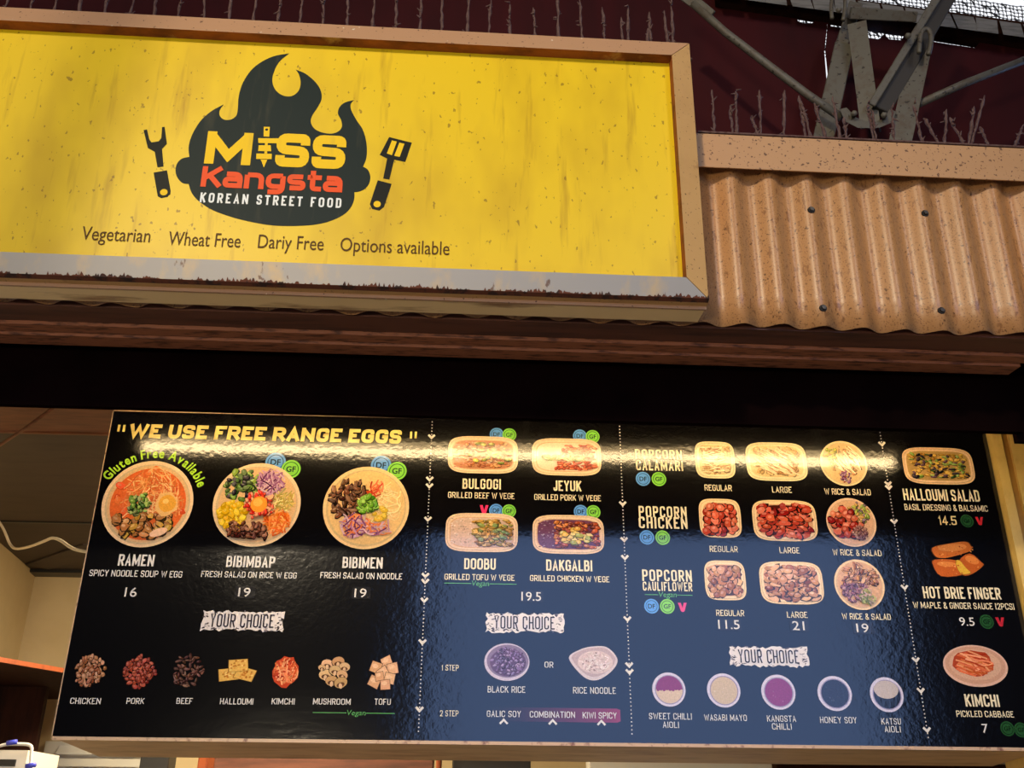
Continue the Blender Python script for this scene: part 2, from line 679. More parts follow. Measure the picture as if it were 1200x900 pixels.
def font_text(body, bold=0.0, shear=0.0):
    """the built-in face, flattened to 2-D verts and faces"""
    key = (body, bold, shear)
    if key in _fc:
        return _fc[key]
    c = bpy.data.curves.new('tmp', 'FONT')
    c.body = body
    c.offset = bold
    c.shear = shear
    c.resolution_u = 4
    o = bpy.data.objects.new('tmp', c)
    COL.objects.link(o)
    dg = bpy.context.evaluated_depsgraph_get()
    me = bpy.data.meshes.new_from_object(o.evaluated_get(dg))
    V = [Vector((v.co.x, v.co.y)) for v in me.vertices]
    Fc = [tuple(p.vertices) for p in me.polygons]
    bpy.data.objects.remove(o)
    bpy.data.curves.remove(c)
    bpy.data.meshes.remove(me)
    _fc[key] = (V, Fc)
    return V, Fc


def flip_up(V, Fc):
    out = []
    for f in Fc:
        a = 0
        for i in range(len(f)):
            p, q = V[f[i]], V[f[(i + 1) % len(f)]]
            a += p[0] * q[1] - q[0] * p[1]
        out.append(f if a > 0 else tuple(reversed(f)))
    return out


def single_faces(V, Fc, color, n=13):
    """overlapping strokes must not share one plane: spread their triangles over a few hair-thin layers"""
    L = [([], [], color) for _ in range(n)]
    k = 0
    for f in Fc:
        for i in range(1, len(f) - 1):
            v, t, _ = L[k % n]
            b = len(v)
            v += [V[f[0]], V[f[i]], V[f[i + 1]]]
            t.append((b, b + 1, b + 2))
            k += 1
    return [q for q in L if q[0]]


# ---------------------------------------------------------------- a printed sheet: 2-D shapes lying on a plane of a frame
class Sheet:
    def __init__(self, F, d, matname):
        self.F, self.d, self.mat = F, d, matname

    def uv(self, px, py):
        p = self.F.at(px, py, self.d)
        return Vector((p.x, p.z))

    def size(self, cx, cy, w, h):
        a, b = self.uv(cx - w / 2, cy), self.uv(cx + w / 2, cy)
        c, e = self.uv(cx, cy - h / 2), self.uv(cx, cy + h / 2)
        return abs(b.x - a.x), abs(c.y - e.y)

    def put(self, name, layers, parent, lift=0.0006, step=8e-6, label=None, mat=None):
        """layers: list of (verts2d in sheet metres, faces, colour)"""
        V, Fc, cols = [], [], []
        for i, (v, f, c) in enumerate(layers):
            b = len(V)
            y = self.d - lift - step * i
            f = flip_up(v, f)
            V += [self.F.w((p[0], y, p[1])) for p in v]
            Fc += [tuple(k + b for k in t) for t in f]
            cols += [lin(c)] * len(f)
        return mesh(name, V, Fc, mat or self.mat, parent=parent, cols=cols, label=label)

    def fit(self, V, cx, cy, w, h, cap=None):
        """place 2-D verts so that their box (or the cap height given) fills the seen box"""
        x0, x1 = min(p[0] for p in V), max(p[0] for p in V)
        y0, y1 = (min(p[1] for p in V), max(p[1] for p in V)) if cap is None else cap
        c = self.uv(cx, cy)
        sw, sh = self.size(cx, cy, w, h)
        kx, ky = sw / (x1 - x0), sh / (y1 - y0)
        return [Vector((c.x + (p[0] - (x0 + x1) / 2) * kx, c.y + (p[1] - (y0 + y1) / 2) * ky)) for p in V]


def blob(cx, cy, rx, ry, rot=0.0, n=12, jit=0.0, rnd=random):
    V = []
    c, s = math.cos(rot), math.sin(rot)
    for k in range(n):
        a = 2 * math.pi * k / n
        q = 1 + (rnd.random() - .5) * jit
        x, y = rx * q * math.cos(a), ry * q * math.sin(a)
        V.append(Vector((cx + x * c - y * s, cy + x * s + y * c)))
    return V, [tuple(range(n))]


def rrect(cx, cy, rx, ry, e=5.0, n=36):
    V = []
    for k in range(n):
        a = 2 * math.pi * k / n
        c, s = math.cos(a), math.sin(a)
        V.append(Vector((cx + rx * math.copysign(abs(c) ** (2 / e), c), cy + ry * math.copysign(abs(s) ** (2 / e), s))))
    return V, [tuple(range(n))]


def poly(pts):
    pts = [Vector((p[0], p[1])) for p in pts]
    tri = tessellate_polygon([[Vector((p.x, p.y, 0)) for p in pts]])
    return pts, [tuple(t) for t in tri]


def strip(pts, w):
    return stroke_poly([Vector(p) for p in pts], False, w)


def vary(c, rnd, a=18):
    k = (rnd.random() - .5) * 2 * a
    return tuple(max(0, min(255, v + k + (rnd.random() - .5) * a * .5)) for v in c)


def dark(c, k=0.45):
    return tuple(v * k for v in c)


def light(c, k=0.35):
    return tuple(v + (255 - v) * k for v in c)


class Dish:
    """layers of a printed food photograph in unit dish coordinates"""

    def __init__(self, seed):
        self.L = []
        self.r = random.Random(seed)

    def add(self, g, c):
        self.L.append((g[0], g[1], c))

    def chunk(self, x, y, s, c, asp=1.0, outline=0.4):
        r = self.r
        rot = r.random() * 3.14
        rx, ry = s * .86 * (1 + .35 * r.random()), s * .86 * asp * (1 + .3 * r.random())
        self.add(blob(x + .01, y - .015, rx * 1.16, ry * 1.2, rot, 9, .35, r), dark(c, outline))
        self.add(blob(x, y, rx, ry, rot, 9, .45, r), vary(c, r, 24))
        self.add(blob(x - rx * .18, y + ry * .28, rx * .5, ry * .38, rot, 7, .2, r), light(vary(c, r), .24))

    def spread(self, inside, n, size, pal, asp=1.0, outline=0.4, box=(-1, 1, -1, 1)):
        r = self.r
        k = 0
        t = 0
        n = int(n * 1.5)
        while k < n and t < n * 30:
            t += 1
            x, y = r.uniform(box[0], box[1]), r.uniform(box[2], box[3])
            if inside(x, y):
                self.chunk(x, y, size * r.uniform(.62, 1.0), r.choice(pal), asp, outline)
                k += 1

    def grid_chunks(self, inside, step, size, pal, asp=1.0, outline=0.35, box=(-1, 1, -1, 1), sy=1.0):
        r = self.r
        pts = []
        y = box[2]
        row = 0
        while y <= box[3]:
            x = box[0] + (step / 2 if row % 2 else 0)
            while x <= box[1]:
                q = (x + r.uniform(-.25, .25) * step, y + r.uniform(-.25, .25) * step * sy)
                if inside(*q):
                    pts.append(q)
                x += step
            y += step * .85 * sy
            row += 1
        r.shuffle(pts)
        for q in pts:
            self.chunk(q[0], q[1], size * r.uniform(.85, 1.15), r.choice(pal), asp, outline)

    def shreds(self, inside, n, length, wid, pal, box=(-1, 1, -1, 1), curl=.5, ang=None):
        r = self.r
        k = 0
        t = 0
        while k < n and t < n * 30:
            t += 1
            x, y = r.uniform(box[0], box[1]), r.uniform(box[2], box[3])
            if not inside(x, y):
                continue
            a = r.random() * 6.28 if ang is None else ang + r.uniform(-.25, .25)
            pts = []
            for i in range(5):
                pts.append((x, y))
                x += math.cos(a) * length / 4
                y += math.sin(a) * length / 4
                a += r.uniform(-curl, curl)
            if inside(*pts[-1]):
                self.add(strip(pts, wid), vary(r.choice(pal), r, 20))
                k += 1

    def dots(self, inside, n, s, pal, box=(-1, 1, -1, 1)):
        r = self.r
        k = t = 0
        while k < n and t < n * 30:
            t += 1
            x, y = r.uniform(box[0], box[1]), r.uniform(box[2], box[3])
            if inside(x, y):
                self.add(blob(x, y, s * r.uniform(.6, 1.3), s * r.uniform(.5, 1), r.random() * 3, 6, .3, r), vary(r.choice(pal), r))
                k += 1


def circ(cx, cy, r):
    return lambda x, y: (x - cx) ** 2 + (y - cy) ** 2 < r * r


def rect(x0, x1, y0, y1):
    return lambda x, y: x0 < x < x1 and y0 < y < y1


GREEN = [(96, 136, 50), (136, 170, 70), (60, 96, 40), (160, 190, 96)]
PURPLE = [(150, 90, 130), (190, 140, 170), (110, 50, 96), (214, 176, 190)]
BOWL = (240, 206, 164)


def bowl(d, rim=BOWL, fill=(226, 182, 134), soup=None):
    d.add(blob(0, 0, 1, 1, 0, 44), rim)
    d.add(blob(0.0, -.01, .93, .93, 0, 44), dark(rim, .88))
    d.add(blob(0.01, .0, .89, .89, 0, 44), fill)
    if soup:
        d.add(blob(0.01, -.01, .83, .83, 0, 40), soup)


def tray(d, rim=(240, 204, 166), fill=(224, 176, 136), e=4.2, asp=1.0):
    k = .10
    d.add(rrect(0, 0, 1, 1, e), rim)
    d.add(rrect(0, -.005, 1 - k * .7 * asp, 1 - k * .7, e), dark(rim, .84))
    d.add(rrect(0, 0.005, 1 - k * asp, 1 - k, e), light(rim, .1))
    d.add(rrect(0, 0, 1 - k * 2.0 * asp, 1 - k * 2.0, e), fill)


# ================================================================ THE STRUCTURE
def mirror_x(px, py, yw):
    """where a line of sight reflected by the board meets the plane Y = yw (x, z)"""
    h = FB.at(px, py, DB)
    k = (0.0 - yw + DB) / DB
    return h.x * k + CAM.x, h.z * k + CAM.z


# market hall across the lane (it is what the glossy board mirrors): dark stalls, a bright gap of sky between them, roof above
YH = -9.5
gx0 = mirror_x(497, 760, YH)[0]
gx1 = mirror_x(1056, 760, YH)[0]
wbox('wall_opposite', -14, gx0, YH - 0.4, YH, 0, 7.0, 'hall', kind='structure')
wbox('wall_opposite_end', gx1, 14, YH - 0.4, YH, 0, 7.0, 'hall', kind='structure')
wbox('ceiling_hall', -14, 14, YH - 0.4, 0.15, 6.2, 6.35, 'hall', kind='structure')
wbox('floor', -14, 14, -30, 6, -0.1, 0.0, 'paving', kind='structure')
wbox('wall_left', -14.2, -14, YH, 4, 0, 6.2, 'hall', kind='structure')
wbox('wall_right', 14, 14.2, YH, 4, 0, 6.2, 'hall', kind='structure')

# added slanting bar, unseen above the picture, put there to shade the sign's left end
_b = [spo.location.lerp(FS.pw(px, py, 2.23), .55) for px, py in ((190, -120), (130, 30), (30, 290), (-40, 470))]
tube('shade_bar', _b, .042, 'hall', 10, kind='structure')

# board rectangle (world metres)
lx = (FB.at(133, 482, DB).x + FB.at(62, 862, DB).x) / 2
rx = (FB.at(1156, 508, DB).x + FB.at(1197, 718, DB).x) / 2
tz = (FB.at(133, 482, DB).z + FB.at(1155, 506, DB).z) / 2
bz = (FB.at(62, 862, DB).z + FB.at(1200, 877, DB).z) / 2
print('board', lx, rx, tz, bz)

# kitchen shell behind the board
ZC = 1.352                                       # ceiling height above the lens
cor = FB.at_z(42, 672, ZC)                      # rear left corner of the kitchen
lw = FB.at_z(0, 636, ZC)
dirl = Vector((lw.x - cor.x, lw.y - cor.y)).normalized()
le = Vector((cor.x, cor.y)) + dirl * 2.6
mesh('ceiling', fbox(FB, -4.2, 3.2, DB + 0.002, cor.y + .1, ZC, ZC + .06), BOXF, 'ceil', kind='structure')
mesh('wall_back', fbox(FB, cor.x - .6, 3.2, cor.y, cor.y + .08, -1.6, ZC), BOXF, 'wall', kind='structure')
nl = Vector((-dirl.y, dirl.x))
nl = nl if nl.x < 0 else -nl
q = [(cor.x, cor.y), (le.x, le.y), (le.x + nl.x * .08, le.y + nl.y * .08), (cor.x + nl.x * .08, cor.y + nl.y * .08)]
mesh('wall_kitchen', [FB.w((a, b, -1.6)) for a, b in q] + [FB.w((a, b, ZC)) for a, b in q], BOXF, 'wall', kind='structure')
mesh('wall_stall_right', fbox(FB, 3.1, 3.2, DB, cor.y, -1.6, ZC), BOXF, 'wall', kind='structure')
# seam, batten and shadow gap on the dark ceiling
a = FB.at_z(0, 610, ZC)
mesh('trim_1', fbox(FB, -4.0, lx + .4, a.y, a.y + .02, ZC - .006, ZC - .001), BOXF, 'blackbox', kind='structure')
mesh('trim_2', fbox(FB, cor.x, lx + 1.0, cor.y - .12, cor.y - .002, ZC - .02, ZC - .001), BOXF, 'blackbox', kind='structure')
p0, p1 = FB.at_z(44, 665, ZC - .01), FB.at_z(112, 642, ZC - .01)
V_, F_ = [], []
dv = (p1 - p0).normalized()
nv = Vector((-dv.y, dv.x, 0)) * .07
box8('trim_3', [FB.w(p) for p in (p0 - nv, p1 - nv, p1 + nv, p0 + nv)], [FB.w(p + Vector((0, 0, .01))) for p in (p0 - nv, p1 - nv, p1 + nv, p0 + nv)], 'ceil', kind='structure')
# brown lining between the fascia and the ceiling, left of the board
y0 = FB.at_z(60, 474, ZC).y
y1 = FB.at_z(60, 505, ZC).y
mesh('trim_4', fbox(FB, -4.2, lx + .4, max(y0 - .02, DB + .004), y1, ZC - .003, ZC + .05), BOXF, 'lining', kind='structure')
mesh('trim_5', fbox(FB, -4.2, lx + .4, y1, y1 + .012, ZC - .010, ZC + .01), BOXF, 'lining', kind='structure')
# lid of the lamp recess between fascia and board
mesh('trim_6', fbox(FB, -4.2, 3.2, DB - .56, DB + .1, 1.52, 1.56), BOXF, 'black', kind='structure')
mesh('wall_recess', fbox(FB, -4.2, 3.2, DB + .06, DB + .1, ZC + .06, 1.52), BOXF, 'black', kind='structure')
# trimmed pier right of the board
x = rx + .004
mesh('trim_7', fbox(FB, x, x + .034, DB - .03, DB + .3, bz - .3, tz), BOXF, 'post', kind='structure')
mesh('trim_8', fbox(FB, x + .034, x + .072, DB + .0, DB + .3, bz - .3, tz), BOXF, 'post_gold', kind='structure')
mesh('wall_pier', fbox(FB, x + .072, x + .9, DB - .012, DB + .3, -1.6, tz), BOXF, 'post', kind='structure')

# ---------------------------------------------------------------- sign, fascia: measured in the leaning frame
D0 = 2.19
DSH = 2.345                                     # mid-plane of the corrugated sheet
avg = lambda *a: sum(a) / len(a)
ZSB = avg(FS.at(600, 372, DSH).z, FS.at(1195, 391, DSH).z, FS.at(30, 354, DSH).z)   # bottom of the sheet
print('sheet bottom', [FS.at(*p, DSH).z for p in ((600, 372), (1195, 391), (30, 354))])
XL, XR = FS.at(-200, 300, DSH).x, FS.at(1330, 300, DSH).x

# eave timbers under the sheet
yb = FS.at_z(600, 393, ZSB).y
ye = FS.at_z(600, 421, ZSB - .02).y
box('trim_9', FS, XL, XR, DSH + .02, yb, ZSB - .002, ZSB + .05, 'soffit', kind='structure')
box('trim_10', FS, XL, XR, yb + .004, yb + (ye - yb) * .42, ZSB - .012, ZSB + .05, 'batten', kind='structure')
box('trim_11', FS, XL, FS.at(1190, 440, 2.55).x, yb + (ye - yb) * .46, ye, ZSB - .020, ZSB + .05, 'batten', kind='structure')
zpb = avg(FS.at(600, 489, ye + .05).z, FS.at(30, 476, ye + .05).z, FS.at(1150, 504, ye + .05).z)
box('wall_fascia', FS, XL, FS.at(1194, 480, ye + .05).x, ye + .05, ye + .075, zpb, ZSB + .3, 'black', kind='structure')
box('wall_fascia_end', FS, FS.at(1193, 480, ye + .05).x, XR + .3, ye + .08, ye + .10, zpb - .02, ZSB + .3, 'black', kind='structure')
box('trim_12', FS, XL, XR, ye - .002, ye + .09, ZSB + .05, ZSB + .08, 'black', kind='structure')

# maroon wall behind the sign
DW = 3.3
for nm, pts in (('wall_maroon', [(-260, -170), (835, -170), (842, 4), (900, 10), (930, 15), (936, 26), (950, 28), (956, 24), (970, 26), (966, 60), (970, 110), (962, 125), (958, 240), (-260, 240)]),
                ('wall_maroon_end', [(970, 26), (974, 31), (990, 34), (996, 28), (1012, 30), (1017, 44), (1030, 46), (1036, 40), (1042, 46), (1056, 47), (1062, 38), (1090, 42), (1095, 49), (1120, 53), (1142, 56), (1148, 50), (1175, 54), (1198, 58), (1330, 80), (1330, 260), (966, 260), (970, 160), (974, 118), (972, 108), (967, 60)])):
    v, f = poly(pts)
    P0 = [FS.pw(p[0], p[1], DW) for p in pts]
    P1 = [FS.pw(p[0], p[1], DW + .04) for p in pts]
    n_ = len(pts)
    fl = flip_up(v, f)
    Fc = fl + [tuple(k + n_ for k in reversed(t)) for t in fl] + [(i, (i + 1) % n_, (i + 1) % n_ + n_, i + n_) for i in range(n_)]
    mesh(nm, P0 + P1, Fc, 'maroon', kind='structure')

# ================================================================ THE LIGHTBOX SIGN
sgn_x1 = avg(FS.at(788, 66, D0).x, FS.at(804, 324, D0).x)
sgn_z1 = avg(FS.at(0, 22, D0).z, FS.at(788, 66, D0).z)
sgn_z0 = avg(FS.at(0, 296, D0).z, FS.at(804, 324, D0).z)
BV = .026
out_x1 = avg(FS.at(809, 52, D0 + BV).x, FS.at(831, 355, D0 + BV).x)
out_z1 = avg(FS.at(0, 8, D0 + BV).z, FS.at(808, 52, D0 + BV).z)
out_z0 = avg(FS.at(0, 325, D0 + BV).z, FS.at(830, 352, D0 + BV).z)
sgn_x0 = FS.at(-230, 180, D0).x
out_x0 = sgn_x0 - .07
DEPTH = DSH - .021 - D0
sign = empty('shop_sign', FS.w(((sgn_x0 + sgn_x1) / 2, D0 + .06, out_z0)),
             'long yellow lightbox sign with a dark flame logo in a rusty cream frame', 'sign')
inn = [(sgn_x0, sgn_z0), (sgn_x1, sgn_z0), (sgn_x1, sgn_z1), (sgn_x0, sgn_z1)]
outr = [(out_x0, out_z0), (out_x1, out_z0), (out_x1, out_z1), (out_x0, out_z1)]
rail_mats = [['alu', 'rust', 'cream'], ['cream', 'rust', 'cream'], ['pink_cream', 'rust', 'pink_cream'], ['cream', 'rust', 'cream']]
rail_lab = ['silvery bare metal lower rail with a rusted edge', None, 'pinkish cream upper rail', None]
for k in range(4):
    a, b = k, (k + 1) % 4
    V = []
    g = .0012                                   # hairline at the mitre
    for (i_, s_) in ((a, 1), (b, -1)):
        dx = g * s_ if k in (0,) else (-g * s_ if k == 2 else 0)
        dz = g * s_ if k == 1 else (-g * s_ if k == 3 else 0)
        ix, iz = inn[i_]
        ox, oz = outr[i_]
        fr = .93                                # small rolled shoulder at the outer edge
        mx, mz = ix + (ox - ix) * fr, iz + (oz - iz) * fr
        for (px_, py_, pz_) in ((ix, D0, iz), (mx, D0 + BV * .72, mz), (ox, D0 + BV * 1.25, oz), (ox, D0 + BV + .03, oz), (ix, D0 + BV + .03, iz)):
            V.append(FS.w((px_ + dx, py_, pz_ + dz)))
    Fc = [(i, 5 + i, 5 + (i + 1) % 5, (i + 1) % 5) for i in range(5)] + [(0, 1, 2, 3, 4), (9, 8, 7, 6, 5)]
    mesh('frame_rail', V, Fc, rail_mats[k], parent=sign, idx=[0, 0, 2, 2, 1, 2, 2], label=rail_lab[k])
# painted case behind the frame
box('case', FS, out_x0 + .004, out_x1 - .004, D0 + BV + .031, D0 + DEPTH, out_z0 - .008, out_z1 - .004, 'underside', parent=sign, label='streaky cream underside and sides of the case')
# ragged rust along the lower rail
rnd = random.Random(3)
top, bot = [], []
N = 800
for i in range(N + 1):
    t = i / N
    xx = out_x0 + (out_x1 - .002 - out_x0) * t
    hgt = .004 + .0035 * max(0, .7 * math.sin(i * .05) + .5 * math.sin(i * .31 + 1) + rnd.gauss(.5, .8)) + (.005 if rnd.random() < .05 else 0)
    top.append((xx, hgt))
V, Fc = [], []
for (xx, hgt) in top:
    fr = min(hgt / (sgn_z0 - out_z0), .8)
    V += [FS.w((xx, D0 + BV * 1.25 - .0012, out_z0 - .0012)), FS.w((xx, D0 + BV * .74 - .0022, out_z0 + .07 * (sgn_z0 - out_z0))),
          FS.w((xx, D0 + BV * (1 - max(fr, .08)) * .80 - .0022, out_z0 + max(fr, .08) * (sgn_z0 - out_z0)))]
for i in range(N):
    a = i * 3
    Fc += [(a, a + 3, a + 4, a + 1), (a + 1, a + 4, a + 5, a + 2)]
mesh('rust_seam', V, Fc, 'rust_edge', parent=sign, label='ragged rust along the lower rail')
box('lip', FS, out_x0 + .002, out_x1 - .001, D0 + BV + .028, D0 + BV + .036, out_z0 - .009, out_z0 + .004, 'pink_cream', parent=sign)
# the yellow panel
DF = D0 + .036
box('acrylic_panel', FS, sgn_x0 - .02, sgn_x1 + .004, DF, DF + .006, sgn_z0 - .01, sgn_z1 + .004, 'acrylic', parent=sign, label='yellow translucent panel, dirt streaked')

SG = Sheet(FS, DF, 'sign_print')
zoomA = lambda p: (140 + p[0] / 3.0, 50 + p[1] / 3.0)


def px_poly(sheet, pts):
    return poly([sheet.uv(*p) for p in pts])


DK = (26, 38, 36)
runs = [[(597, 38), (560, 70), (541, 110), (538, 140), (550, 168), (575, 186), (605, 188), (628, 172), (637, 145), (632, 115), (620, 95)],
        [(620, 95), (655, 110), (690, 140), (708, 170), (710, 200), (695, 230), (677, 258), (673, 280), (685, 302), (712, 316), (745, 320), (770, 312), (782, 295), (779, 272), (768, 250), (773, 228), (792, 211), (825, 202)],
        [(825, 202), (813, 217), (816, 240), (835, 275), (855, 305), (867, 345), (870, 380), (867, 410), (856, 436)],
        [(856, 436), (873, 447), (882, 470), (878, 495), (862, 515), (842, 524), (826, 526)],
        [(826, 526), (825, 552), (813, 580), (788, 605), (740, 628), (680, 641), (610, 645), (540, 643), (470, 632), (400, 615), (330, 590), (282, 560), (255, 530), (243, 497)],
        [(243, 497), (222, 494), (204, 475), (197, 450), (203, 425), (220, 408), (246, 402)],
        [(246, 402), (243, 370), (250, 338), (266, 304), (290, 270), (325, 240), (368, 217)],
        [(368, 217), (354, 235), (352, 255), (366, 270), (390, 271), (410, 258), (416, 235), (418, 200), (425, 165), (441, 128), (470, 90), (510, 62), (550, 46), (597, 38)]]
pts = []
for r in runs:
    pts += catmull(r, 4)[:-1]
v, f = px_poly(SG, [zoomA(p) for p in pts])
SG.put('flame_logo', [(v, f, DK)], sign, label='dark flame rising from a pan')


def text_on(sheet, parent, body, cx, cy, w, h, style, color, name='lettering', lift=.0016, bold=0.0, shear=0.0, label=None, capfit=True, extra=None):
    if style == 'font':
        V, Fc = font_text(body, bold, shear)
        cap = None
    else:
        V, Fc = stroke_text(body, style)
        if shear:
            V = [Vector((p[0] + shear * p[1], p[1])) for p in V]
        cap = (0, 1) if capfit else None
    V2 = sheet.fit(V, cx, cy, w, h, cap)
    return sheet.put(name, single_faces(V2, Fc, color), parent, lift=lift, step=1.2e-5, label=label)


YEL = (232, 192, 30)
text_on(SG, sign, 'M', 268.5, 174, 54, 38, 'black', YEL, label='yellow heavy lettering')
text_on(SG, sign, 'SS', 364.5, 177.5, 82, 39, 'black', YEL, label='yellow heavy lettering')
# skewer standing in for the letter I
sk = []
for pp in ([(508, 297), (529, 298), (527, 332), (507, 331)], [(488, 337), (560, 338), (562, 355), (489, 354)], [(512, 354), (522, 354), (521, 362), (512, 362)],
           [(490, 362), (532, 362), (534, 383), (488, 382)], [(510, 383), (520, 383), (520, 391), (510, 391)], [(482, 391), (536, 392), (535, 411), (481, 410)], [(497, 412), (520, 413), (508, 440)]):
    v, f = px_poly(SG, [zoomA(p) for p in pp])
    sk.append((v, f, YEL))
v, f = blob(0, 0, 1, 1, 0, 12)
c = SG.uv(*zoomA((518, 307)))
sk.append(([c + p * .004 for p in v], f, DK))
SG.put('skewer_emblem', sk, sign, lift=.0018, label='yellow skewer drawn as a letter')
text_on(SG, sign, 'Kangsta', 319.5, 210.5, 166, 24, 'lower', (226, 84, 40), lift=.0018, label='orange red lettering')
text_on(SG, sign, 'KOREAN STREET FOOD', 317.8, 235, 166, 11.5, 'round', (226, 230, 226), label='white small lettering')
BRN = (84, 56, 16)
for body, cx, cy, w_, h_ in (('Vegetarian', 136, 277.5, 81, 21), ('Wheat Free', 240, 281, 85, 16), ('Dariy Free', 341, 287, 77, 21), ('Options available', 463, 291.5, 128, 21)):
    text_on(SG, sign, body, cx, cy, w_, h_, 'font', BRN, bold=.0, label='thin brown lettering')
fork = [[(85, 308), (97, 305), (105, 340), (113, 351), (138, 347), (147, 336), (150, 297), (159, 296), (167, 356), (150, 374), (155, 436), (134, 439), (124, 384), (100, 371)],
        [(120, 457), (167, 449), (180, 520), (179, 533), (168, 543), (147, 547), (135, 541)]]
L_ = [px_poly(SG, [zoomA(p) for p in q_]) + ((24, 26, 20),) for q_ in fork]
v, f = blob(0, 0, 1, 1, 0, 16)
c = SG.uv(*zoomA((156, 526)))
L_.append(([c + p * .0095 for p in v], f, YEL))
SG.put('fork_emblem', L_, sign, label='black fork symbol')
spat = [[(948, 332), (1028, 352), (1005, 420), (966, 412), (949, 482), (927, 478), (941, 408), (915, 395)],
        [(908, 484), (957, 497), (930, 578), (914, 591), (888, 585), (880, 568)]]
slots = [[(958, 344), (975, 348), (958, 396), (940, 390)], [(984, 352), (1002, 356), (985, 402), (966, 398)], [(1010, 358), (1017, 360), (1001, 406), (993, 404)]]
L_ = [px_poly(SG, [zoomA(p) for p in q_]) + ((24, 26, 20),) for q_ in spat]
L_ += [px_poly(SG, [zoomA(p) for p in q_]) + (YEL,) for q_ in slots[:2]]
v, f = blob(0, 0, 1, 1, 0, 16)
c = SG.uv(*zoomA((906, 568)))
L_.append(([c + p * .0095 for p in v], f, YEL))
SG.put('spatula_emblem', L_, sign, label='black slotted spatula symbol')

# ================================================================ CORRUGATED SHEET, CAP
sheet = empty('corrugated_sheet', FS.w((0, DSH, ZSB)), 'tan corrugated iron sheet hung as fascia beside and behind the yellow sign', 'metal sheet')
xa, xb = FS.at(955, 303, DSH).x, FS.at(1090, 306, DSH).x
PER = (xb - xa) / 3.0
AMP = .0145
ZST = FS.at(1000, 196, DSH).z
ZTOP = ZST + .06
nx = int((XR - XL) / PER * 14)
V, Fc, idx = [], [], []
rows = 7
rnd = random.Random(8)
for side, off in ((0, 0.0), (1, .0016)):
    for j in range(rows):
        z = ZSB + (ZTOP - ZSB) * j / (rows - 1)
        for i in range(nx + 1):
            x = XL + (XR - XL) * i / nx
            ph = 2 * math.pi * (x - xa) / PER
            y = DSH - AMP * math.cos(ph) + off + .0015 * math.sin(x * 3.1) * (1 - j / rows)
            zz = z
            if j == 0:
                zz += .002 * math.sin(x * 9) + .0012 * math.sin(x * 31)
            V.append(FS.w((x, y, zz)))
b = rows * (nx + 1)
for j in range(rows - 1):
    for i in range(nx):
        a = j * (nx + 1) + i
        Fc.append((a, a + 1, a + nx + 2, a + nx + 1))
        idx.append(0)
        Fc.append((b + a, b + a + nx + 1, b + a + nx + 2, b + a + 1))
        idx.append(1)
for i in range(nx):
    Fc.append((i, b + i, b + i + 1, i + 1))
    idx.append(1)
mesh('sheet', V, Fc, ['corr', 'corr_back'], parent=sheet, idx=idx, smooth=True)
for (px, py) in ((948, 246), (1080, 250), (962, 361), (1100, 364)):
    c = FS.at(px, py, DSH - AMP)
    n = round((c.x - xa) / PER)
    c = Vector((xa + n * PER, DSH - AMP, c.z))
    sc = empty('roofing_screw', FS.w(c))
    sc.parent = sheet
    sc.location = FS.w(c) - wloc(sheet)
    for nm, r0, h0, h1, mt, sg in (('washer', .0105, -.001, .003, 'rubber', 14), ('hex_head', .0068, .003, .008, 'screw', 6)):
        V, Fc = [], []
        for h_, rr in ((h0, r0), (h1, r0 * .92)):
            for k in range(sg):
                an = 2 * math.pi * k / sg
                V.append(FS.w((c.x + rr * math.cos(an), c.y - h_, c.z + rr * math.sin(an))))
        Fc = [tuple(range(sg)), tuple(range(2 * sg - 1, sg - 1, -1))] + [(k, k + sg, (k + 1) % sg + sg, (k + 1) % sg) for k in range(sg)]
        mesh(nm, V, Fc, mt, parent=sc)
# cap flashing: folded profile
zc1, zc0 = avg(FS.at(820, 160, 2.303).z, FS.at(1195, 172, 2.303).z), avg(FS.at(820, 198, 2.303).z, FS.at(1195, 209, 2.303).z)
cx0 = out_x1 + .003
prof = [(2.303, zc0), (2.300, zc1), (2.304, zc1 + .003), (2.327, zc1 + .005), (2.327, zc1 + .002), (2.308, zc1 - .001), (2.307, zc0), (2.296, zc0 + .012), (2.294, zc0 + .013)]
prof = prof[:7]
V = [FS.w((cx0, y, z)) for y, z in prof] + [FS.w((XR, y, z)) for y, z in prof]
n_ = len(prof)
Fc = [(i, (i + 1) % n_, (i + 1) % n_ + n_, i + n_) for i in range(n_)] + [tuple(range(n_)), tuple(range(2 * n_ - 1, n_ - 1, -1))]
mesh('cap_flashing', V, Fc, 'cap', label='flat tan metal capping strip above the corrugated sheet', cat='flashing')
box('trim_13', FS, sgn_x1 - .3, XR, 2.375, 2.42, ZST - .03, zc1, 'black', kind='structure')

# ================================================================ BIRD SPIKES
SPK = 'bird spike strips'


def spike_geo(base, tip, rnd, r=.0038):
    n = 11
    pts, rad = [], []
    for i in range(n + 1):
        t = i / n
        p = base.lerp(tip, t) + Vector((rnd.uniform(-1, 1), rnd.uniform(-1, 1), 0)) * .0018
        pts.append(p)
        rad.append(r * rnd.uniform(.55, 1.5) * (1.0 if i < n else .4))
    return tube_geo(pts, rad, 6)


